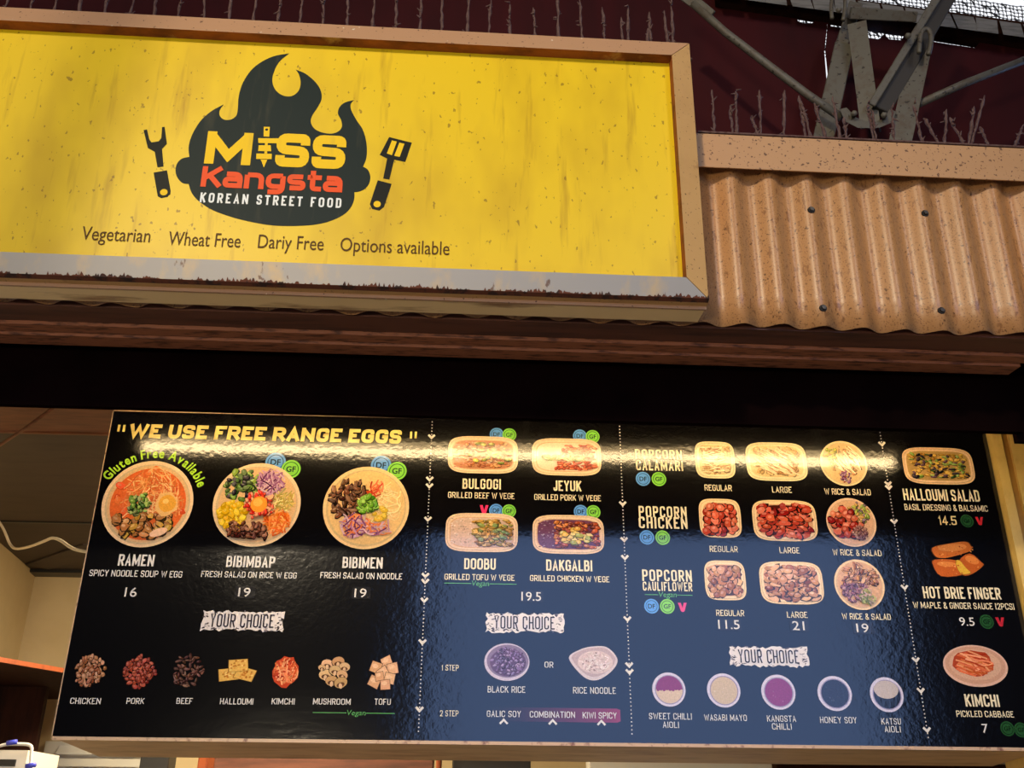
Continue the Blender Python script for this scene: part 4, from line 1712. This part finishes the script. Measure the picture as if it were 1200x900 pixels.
for nm, cx, cy, w_ in (('GRILLED BEEF W VEGE', 564, 580.8, 78), ('GRILLED PORK W VEGE', 665, 583.3, 78), ('GRILLED TOFU W VEGE', 562, 676.6, 82), ('GRILLED CHICKEN W VEGE', 667.6, 678.3, 93)):
    T(nm, cx, cy, w_, 7, 'small', CRM)
vegan(521, 605, 563, 684, 20)
sticker('19.5', 622.5, 699, 23, 10.5, 26, 14)
banner(615.5, 729.8, 91, 26, 2)


def black_rice(d):
    d.add(blob(0, 0, 1, 1, 0, 40), (206, 190, 206))
    d.add(blob(.03, .05, .92, .88, 0, 40), (132, 110, 136))
    d.add(blob(.05, -.02, .80, .74, 0, 30), (96, 66, 100))
    d.spread(circ(.05, .02, .72), 90, .1, [(140, 104, 146), (110, 76, 116), (166, 130, 166), (82, 54, 88)], .6, .5)


def rice_noodle(d):
    pts = catmull([(-1, .25), (-.55, .75), (0, .95), (.6, .9), (1, .2), (.7, -.5), (.1, -.98), (-.45, -.75)], 6, True)
    d.add(poly(pts), (214, 198, 200))
    d.add(poly([(x * .9 + .01, y * .86 + .06) for x, y in pts]), (190, 166, 166))
    d.add(blob(.08, .05, .72, .66, 0, 30), (220, 196, 190))
    d.shreds(circ(.06, .05, .66), 90, .5, .03, [(234, 214, 208), (206, 178, 172), (240, 226, 220)], curl=.8)
    d.dots(circ(.06, .05, .6), 12, .055, [(150, 126, 124), (170, 146, 142)])


dish(44, 594, 775.8, 53, 44, black_rice, 'picture of a bowl of purple black rice')
dish(45, 695.3, 777, 57, 41, rice_noodle, 'picture of a pointed bowl of pale rice noodles')
for nm, cx, cy, w_, h_, c_ in (('OR', 643.3, 779, 10.5, 7, WHT), ('1 STEP', 527.5, 782.6, 20, 7, CRM), ('2 STEP', 526.3, 836, 22, 7, CRM), ('BLACK RICE', 593.5, 808, 44, 7.6, WHT), ('RICE NOODLE', 696.6, 809.2, 50, 7.6, WHT),
                           ):
    T(nm, cx, cy, w_, h_, 'small_w', c_)
# band that fades from dark to plum
x0, x1 = MB.uv(568, 837).x, MB.uv(727, 838).x
z1, z0 = MB.uv(647, 829.5).y, MB.uv(647, 846).y
L_ = []
for i in range(40):
    t = i / 39
    a, b_ = x0 + (x1 - x0) * i / 40, x0 + (x1 - x0) * (i + 1) / 40
    e = .004 if i == 39 else 0
    L_.append(([Vector((a, z0)), Vector((b_, z0 + e)), Vector((b_, z1 - e)), Vector((a, z1))], [(0, 1, 2, 3)], tuple(p + (q_ - p) * t for p, q_ in zip((10, 9, 10), (142, 44, 84)))))
MB.put('plum_band', L_, board, lift=.0005, step=0, label='plum band fading to black on its left')
for nm, cx, cy, w_ in (('GALIC SOY', 590.5, 836.6, 40), ('COMBINATION', 647.3, 837.4, 53), ('KIWI SPICY', 702.7, 838.4, 40)):
    T(nm, cx, cy, w_, 7.4, 'small_w')
for cx, cy in ((590.3, 845), (647.7, 845.6), (704.7, 846.4)):
    c = MB.uv(cx, cy)
    v, f = strip([(c.x - .010, c.y - .006), (c.x, c.y + .004), (c.x + .010, c.y - .006)], .006)
    MB.put('caret', [(v, f, WHT)], board, label='small white caret')


# ---- third column
def calamari(asp, ang):
    def g(d):
        tray(d, (250, 226, 178), (238, 204, 146), asp=asp)
        d.spread(rect(-.68, .68, -.66, .66), 60, .15, [(226, 176, 110), (240, 200, 140), (206, 150, 90)], .6, .6)
        d.shreds(rect(-.72, .72, -.7, .7), 60, .5, .05, [(250, 232, 190), (246, 220, 170), (180, 120, 70)], ang=ang, curl=.2)
    return g


def calamari_round(d):
    bowl(d, (248, 220, 168), (232, 196, 140))
    d.spread(circ(.05, .1, .66), 50, .13, [(220, 160, 90), (240, 196, 130), (200, 136, 76)], .5, .55)
    d.shreds(circ(.1, .1, .7), 46, .45, .05, [(250, 232, 190), (244, 214, 160)], ang=-.9, curl=.2)
    d.spread(circ(-.5, .45, .26), 16, .09, [(180, 190, 60), (210, 190, 70)], .6, .5)
    d.spread(circ(0, -.62, .24), 26, .07, PURPLE + [(190, 70, 60)], .6, .5)


def popcorn(asp, pal, size):
    def g(d):
        tray(d, (240, 206, 158), (216, 164, 124), asp=asp)
        st = size * 1.5
        d.add(rrect(0, -.01, .74, .76, 3.6), dark(pal[2], .5))
        d.grid_chunks(rect(-.74, .74, -.74, .74), st * (1 if asp > .8 else .62), size * (1 if asp > .8 else .62), pal, (1.0 if asp > .8 else 1.6), .3, (-.72, .72, -.74, .74), sy=(1 if asp > .8 else 1.55))
    return g


RED = [(176, 56, 36), (200, 80, 52), (150, 40, 30), (214, 110, 80)]
BRW = [(176, 112, 70), (196, 136, 88), (150, 90, 56), (214, 160, 116)]


def chick_round(d):
    bowl(d, (236, 196, 160), (220, 172, 136))
    d.spread(circ(.35, .4, .42), 40, .1, [(190, 190, 80), (140, 160, 60), (214, 170, 90), (120, 90, 110)], .6, .45)
    d.grid_chunks(lambda x, y: circ(-.22, .02, .62)(x, y) and x + y < .45, .26, .17, RED, .9, .35)
    d.spread(circ(.28, -.42, .28), 60, .07, [(150, 96, 84), (120, 70, 70), (180, 130, 110)], .7, .5)


def cauli_round(d):
    bowl(d, (238, 200, 152), (216, 166, 124))
    d.spread(lambda x, y: circ(0, .1, .74)(x, y) and y > -.05, 60, .15, BRW + [(206, 140, 70)], .4, .3)
    d.spread(lambda x, y: circ(-.25, -.2, .5)(x, y) and y < 0, 60, .08, [(150, 90, 100), (116, 66, 84), (176, 120, 120)], .7, .5)
    d.shreds(circ(.25, -.5, .34), 60, .2, .04, [(170, 170, 90), (200, 160, 150), (110, 120, 60)])


Y3 = (('POPCORN', 'CALAMARI', ((771.5, 532.6, 55, 11), (772.7, 545.6, 55, 12)), (753.6, 561.2)),
      ('POPCORN', 'CHICKEN', ((776.5, 600, 56, 13), (777, 612.8, 57, 13.5)), (758, 629.8)),
      ('POPCORN', 'CAULIFLOWER', ((781.5, 674.6, 58, 13.5), (782.2, 687.4, 58, 10.5)), (763.5, 710.4)))
for a_, b_, ((x1_, y1_, w1_, h1_), (x2_, y2_, w2_, h2_)), (bx, by) in Y3:
    T(a_, x1_, y1_, w1_, h1_, 'block_wide', CRM)
    T(b_, x2_, y2_, w2_, h2_, 'block_wide', CRM)
    DF(bx, by, 8.6)
    GF(bx + 18.5, by + .3, 8.6)
VV(799.8, 711.8, 11, (226, 70, 130))
vegan(756, 811, 782.5, 697.2, 21)
dish(50, 837.8, 539, 46.5, 43, calamari(1, .1), 'small tray picture of sauced calamari')
dish(51, 909.8, 541, 71, 45, calamari(.65, -.7), 'large tray picture of sauced calamari')
dish(52, 988.5, 543, 55, 52, calamari_round, 'round plate picture of calamari with salad', True)
dish(53, 843.8, 607.2, 49, 45.5, popcorn(1, RED, .17), 'small tray picture of red popcorn chicken')
dish(54, 919.5, 610, 75, 48, popcorn(.65, RED, .17), 'large tray picture of red popcorn chicken')
dish(55, 997.5, 612, 58, 55, chick_round, 'round plate picture of popcorn chicken and salad', True)
dish(56, 849.8, 680, 48, 46.5, popcorn(1, BRW, .17), 'small tray picture of brown popcorn cauliflower')
dish(57, 927.4, 683, 74, 50, popcorn(.65, BRW, .17), 'large tray picture of brown popcorn cauliflower')
dish(58, 1007, 685, 58.5, 56, cauli_round, 'round plate picture of popcorn cauliflower and salad', True)
for nm, cx, cy, w_ in (('REGULAR', 841.5, 571.8, 32), ('LARGE', 916, 574, 23), ('W RICE & SALAD', 993, 576.5, 54), ('REGULAR', 848, 643.5, 33), ('LARGE', 925, 645, 23.5), ('W RICE & SALAD', 1004, 647.8, 57),
                       ('REGULAR', 855.6, 718.5, 33), ('LARGE', 934, 720.6, 24), ('W RICE & SALAD', 1015, 722.6, 57)):
    T(nm, cx, cy, w_, 7.2, 'small', CRM)
sticker('11.5', 854, 732, 25, 10.5, 27, 14)
sticker('21', 935.5, 733.2, 14, 10.5, 22, 14)
sticker('19', 1010.5, 736, 14, 10.5, 24, 14)
banner(901.4, 769.4, 91, 27, 3)


def cup(fillc, top=None, low=None):
    def g(d):
        d.add(blob(0, 0, 1, 1, 0, 36), (214, 204, 222))
        d.add(blob(.02, -.01, .86, .86, 0, 36), (150, 140, 170))
        d.add(blob(.02, -.01, .80, .80, 0, 36), fillc)
        if top:
            d.add(poly([(.02 + .8 * math.cos(a_ / 20 * math.pi), .0 + .8 * math.sin(a_ / 20 * math.pi)) for a_ in range(21)]), top)
            for i in range(8):
                d.add(blob(-.65 + i * .18, d.r.uniform(-.06, .04), .1, .08, 0, 8), top)
        if low:
            d.add(blob(.0, .28, .74, .52, 0, 24), low)
        if not (top or low):
            d.dots(circ(0, 0, .6), 6, .045, [light(fillc, .15)])
    return g


dish(60, 783.8, 808, 39, 40, cup((214, 188, 160), (134, 42, 100)), 'sauce cup picture, plum over cream')
dish(61, 848, 809, 39, 40, cup((206, 182, 150)), 'sauce cup picture, beige')
dish(62, 912, 811, 40, 41, cup((138, 48, 112)), 'sauce cup picture, magenta')
dish(63, 978, 812.6, 40, 41, cup((30, 28, 44)), 'sauce cup picture, dark')
dish(64, 1039, 814, 39, 41, cup((24, 24, 34), None, (196, 180, 170)), 'sauce cup picture, half cream and half dark')
for nm, cx, cy, w_ in (('SWEET CHILLI', 785.5, 839.4, 50), ('AIOLI', 786, 849.4, 19), ('WASABI MAYO', 850, 841, 50), ('KANGSTA', 915.6, 842.2, 34), ('CHILLI', 916, 851.4, 23), ('HONEY SOY', 982.3, 843.8, 43), ('KATSU', 1044, 845.4, 23), ('AIOLI', 1045.7, 854.6, 19)):
    T(nm, cx, cy, w_, 7.4, 'small_w')


# ---- fourth column
def hsalad(d):
    tray(d, (236, 194, 150), (190, 150, 90), asp=.55)
    d.spread(rect(-.76, .76, -.62, .62), 70, .1, [(214, 170, 70), (236, 190, 80), (190, 140, 50)], .7, .5)
    d.spread(rect(-.8, .8, -.64, .64), 46, .1, [(60, 40, 50), (96, 60, 80), (40, 36, 40)] + GREEN, .5, .5)


def brie(d):
    def finger(P, c):
        for k, cc in ((1.05, dark(c, .4)), (1, c)):
            mx, my = avg(*[p[0] for p in P]), avg(*[p[1] for p in P])
            q_ = [(mx + (p[0] - mx) * k, my + (p[1] - my) * k) for p in P]
            d.add(poly(catmull(q_, 3, True)), cc)
    finger([(-.85, .18), (-.92, .62), (-.3, .85), (.45, 1.0), (.64, .8), (.6, .5), (-.2, .16), (-.6, .08)], (206, 110, 44))
    d.add(blob(-.1, .66, .6, .2, .14, 14), (226, 140, 70))
    finger([(-1, -.35), (-.9, -.02), (.0, -.05), (.15, -.5), (.05, -.82), (-.75, -.9)], (196, 96, 38))
    d.add(blob(-.45, -.25, .4, .14, -.05, 14), (222, 134, 66))
    finger([(.05, -.1), (.55, .35), (.95, -.1), (1.0, -.3), (.5, -.75), (.1, -.8)], (190, 92, 36))
    d.add(blob(.6, .0, .3, .2, -.6, 14), (218, 128, 60))
    finger([(-.08, -.12), (.1, -.05), (.3, -.45), (.45, -.7), (.05, -.75)], (222, 176, 60))
    d.dots(lambda x, y: abs(x) < .8 and abs(y) < .75 and d.r.random() < .4 and not (.05 < y < .2), 40, .04, [(236, 160, 90), (170, 76, 28)])


def kimchi(d):
    d.add(blob(0, 0, 1, 1, 0, 40), (222, 178, 156))
    d.add(blob(0, .03, .93, .9, 0, 40), (206, 156, 130))
    d.add(blob(0, .05, .8, .74, 0, 36), (216, 170, 142))
    d.add(blob(-.05, .12, .62, .62, .2, 18, .2, d.r), (176, 66, 36))
    d.shreds(lambda x, y: ((x + .05) / .62) ** 2 + ((y - .14) / .62) ** 2 < 1, 70, .6, .07, [(214, 96, 56), (230, 132, 84), (180, 60, 34), (240, 160, 116)], curl=.4, ang=-.5)


dish(70, 1099.6, 546, 82.5, 43, hsalad, 'tray picture of halloumi salad')
dish(71, 1121.5, 656, 58, 43, brie, 'picture of three golden brie fingers, one open')
dish(72, 1143, 780.3, 75.5, 49, kimchi, 'oval plate picture of kimchi')
T('HALLOUMI SALAD', 1102.8, 580.4, 89, 13.5, 'block', CRM)
T('HOT BRIE FINGER', 1127, 695, 91, 13.8, 'block', CRM)
T('KIMCHI', 1150.5, 821, 40, 14.4, 'block', CRM)
T('BASIL DRESSING & BALSAMIC', 1108.5, 595.2, 97, 7.2, 'small', CRM)
T('W MAPLE & GINGER SAUCE [2PCS]', 1129, 710, 118, 7.4, 'small', CRM)
T('PICKLED CABBAGE', 1154, 836.8, 67, 7.4, 'small', CRM)
T('14.5', 1110, 610, 21, 10.5, 'small', (240, 214, 150), label='price figures')
price('9.5', 1132.7, 728.6, 17.5, 10)
price('7', 1154, 853.6, 7, 10.5)
GF(1133, 610.6, 7.6, True)
VV(1148, 610.8, 10, (196, 40, 50))
GF(1156.2, 728.6, 8.2, True)
VV(1172.2, 729, 11, (186, 40, 56))
GF(1180.5, 854, 8.2, True)
GF(1196.5, 855.4, 8.2, True)

# ================================================================ TUBE LAMP OVER THE BOARD
DT = .42                                        # how far in front of the board it hangs
ta, tb = FB.at(168, 524, DB + DT), FB.at(1046, 545, DB + DT)
zt = avg(FB.at(200, 521, DB + DT).z, FB.at(1000, 545, DB + DT).z)
lamp = empty('tube_lamp', FB.w(((ta.x + tb.x) / 2, DB - DT, zt)), 'long warm fluorescent tube lamp behind the fascia, seen mirrored in the menu board', 'lamp')
tube('tube', [FB.w((ta.x, DB - DT, zt)), FB.w((tb.x, DB - DT, zt))], .013, 'tube', 16, parent=lamp)
mesh('fitting', fbox(FB, ta.x - .05, tb.x + .05, DB - DT - .03, DB - DT + .03, zt + .03, zt + .075), BOXF, 'fitting', parent=lamp)
for xx in (ta.x - .03, tb.x):
    mesh('lamp_holder', fbox(FB, xx, xx + .03, DB - DT - .018, DB - DT + .018, zt - .018, zt + .03), BOXF, 'fitting', parent=lamp)

for xx in (ta.x + .3, (ta.x + tb.x) / 2, tb.x - .3):
    mesh('hanger', fbox(FB, xx, xx + .02, DB - DT - .01, DB - DT + .01, zt + .075, 1.52), BOXF, 'fitting', parent=lamp)

# ================================================================ INSIDE THE KITCHEN
# drooping cable
pp = [(-12, 596, 4.6), (3, 618, 4.55), (12, 638, 4.5), (20, 643, 4.4), (36, 640, 4.2), (52, 634, 4.0), (62, 630.5, 3.9), (72, 634, 3.8), (82, 641, 3.7), (92, 645, 3.6), (112, 648, 3.5), (130, 650, 3.4)]
tube('hanging_cable', [FB.pw(*p) for p in catmull(pp, 5)], .0062, 'cable', 8, label='white cable drooping under the dark ceiling left of the menu board', cat='cable')
# thin conduit running up to the lining
tube('conduit', [FB.pw(-8, 527, 3.56), FB.pw(28, 503, 3.38), FB.pw(62, 478, 3.215)], .006, 'lining', 8, label='thin brown conduit running diagonally under the ceiling lining', cat='pipe')

# timber shelf on the left wall with its dark underside and board below
zs = .64
A_, B_ = FB.at_z(-60, 766, zs), FB.at_z(76, 789, zs)
C_, D_ = FB.at_z(95, 820, zs), FB.at_z(-60, 820, zs)
B2 = B_ + (B_ - A_).normalized() * .35
shelf = empty('wall_shelf', FB.w((A_ + B_) / 2), 'brown timber shelf with an orange front edge left of the menu board', 'shelf')
hv = Vector((0, 0, .020))
box8('shelf_board', [FB.w(p) for p in (A_, B2, C_ + Vector((.1, 0, 0)), D_)], [FB.w(p + hv) for p in (A_, B2, C_ + Vector((.1, 0, 0)), D_)], 'dark_timber', parent=shelf)
e_ = (B2 - A_).normalized()
n_v = Vector((e_.y, -e_.x, 0)) * .012
box8('front_edge', [FB.w(p) for p in (A_ + n_v, B2 + n_v, B2, A_)], [FB.w(p + hv * 1.0) for p in (A_ + n_v, B2 + n_v, B2, A_)], 'orange', parent=shelf, label='orange front edge')
dP = 5.3
x0, x1 = cor.x + dirl.x * (dP - cor.y) / dirl.y + .03, FB.at(47, 845, dP).x
mesh('timber_board', fbox(FB, x0, x1, dP, dP + .04, -.3, zs - .002), BOXF, 'dark_timber', label='tall dark brown timber board standing under the shelf', cat='board')
# white appliance with louvres on the rear wall
xL, xR_ = FB.at(47, 885, cor.y - .10).x, FB.at(190, 885, cor.y - .10).x
zT_ = FB.at(70, 868, cor.y - .10).z
vent = empty('louvre_vent', FB.w(((xL + xR_) / 2, cor.y - .05, zT_ - .35)), 'white louvred vent panel on the cream rear wall below the menu board corner', 'vent')
mesh('back_plate', fbox(FB, xL, xR_, cor.y - .06, cor.y - .004, zT_ - .4, zT_), BOXF, 'white', parent=vent)
for i in range(6):
    z = zT_ - .03 - i * .06
    lo4 = [(xL + .08, cor.y - .062, z), (xR_ - .03, cor.y - .062, z), (xR_ - .03, cor.y - .10, z - .04), (xL + .08, cor.y - .10, z - .04)]
    box8('louvre', [FB.w(p) for p in lo4], [FB.w((p[0], p[1], p[2] + .008)) for p in lo4], 'white', parent=vent)
# appliance at the lower left
dA = 4.6
x0, x1 = cor.x + dirl.x * (dA - .36 - cor.y) / dirl.y + .03, FB.at(33, 880, dA - .35).x
zA = FB.at(15, 879, dA - .35).z
app = empty('kitchen_appliance', FB.w(((x0 + x1) / 2, dA + .2, zA - .5)), 'white kitchen appliance with a dark slot at the lower left corner', 'appliance')
mesh('body', fbox(FB, x0, x1, dA - .35, dA - .02, zA - .5, zA), BOXF, 'white', parent=app)
mesh('slot', fbox(FB, FB.at(-8, 892, dA - .35).x, FB.at(19, 892, dA - .35).x, dA - .358, dA - .346, FB.at(10, 898, dA - .35).z, FB.at(10, 890, dA - .35).z), BOXF, 'blackbox', parent=app, label='dark slot')
pp = [(-14, 880, 4.15), (4, 873, 4.15), (18, 872, 4.15), (32, 872.5, 4.15), (37, 876, 4.15), (36.5, 886, 4.15), (35.5, 912, 4.15)]
hose = tube('looped_hose', [FB.pw(*p) for p in catmull(pp, 5)], .0065, 'white', 10, label='pale bent hose looping over the white appliance', cat='hose')
for (px, py) in ((14, 870), (36, 897)):  # two short blue bars laid across the hose
    a = FB.at(px, py, 4.14)
    tube('blue_bar', [FB.w(a + Vector((-.018, 0, -.003))), FB.w(a + Vector((.018, 0, .003)))], .0095, 'blue', 10, parent=hose, label='blue tie')
# things peeping out under the board
dK = 4.7
zU = FB.at(400, 884, dK).z


def low(name, px0, px1, dk, mat, label, cat, top=zU):
    t = top
    x0_, x1_ = FB.at(px0, 897, dk).x, FB.at(px1, 897, dk).x
    o = mesh(name, fbox(FB, x0_, x1_, dk, dk + .12, t - .9, t), BOXF, mat, label=label, cat=cat)
    b = o.modifiers.new('bevel', 'BEVEL')
    b.width = .006
    b.segments = 2
    return o


low('black_screen', 163, 197, 4.6, 'blackbox', 'black box top showing under the left part of the menu board', 'screen')
low('timber_post', 231, 243, 4.4, 'orange', 'narrow orange timber post below the menu board, left one', 'post')
low('brown_cupboard', 250, 508, 4.8, 'soffit', 'wide brown cupboard top below the middle of the menu board', 'cupboard')
low('timber_post', 511, 517, 4.4, 'orange', 'narrow orange timber post below the menu board, right one', 'post')
low('black_cupboard', 530, 622, 4.8, 'blackbox', 'dark open cupboard below the board next to the right post', 'cupboard')
low('white_hood', 690, 905, 4.8, 'white', 'wide white extraction hood below the right half of the board', 'hood')
low('dark_cupboard', 910, 1230, 4.9, 'dark_timber', 'dark cupboard at the lower right below the board', 'cupboard')
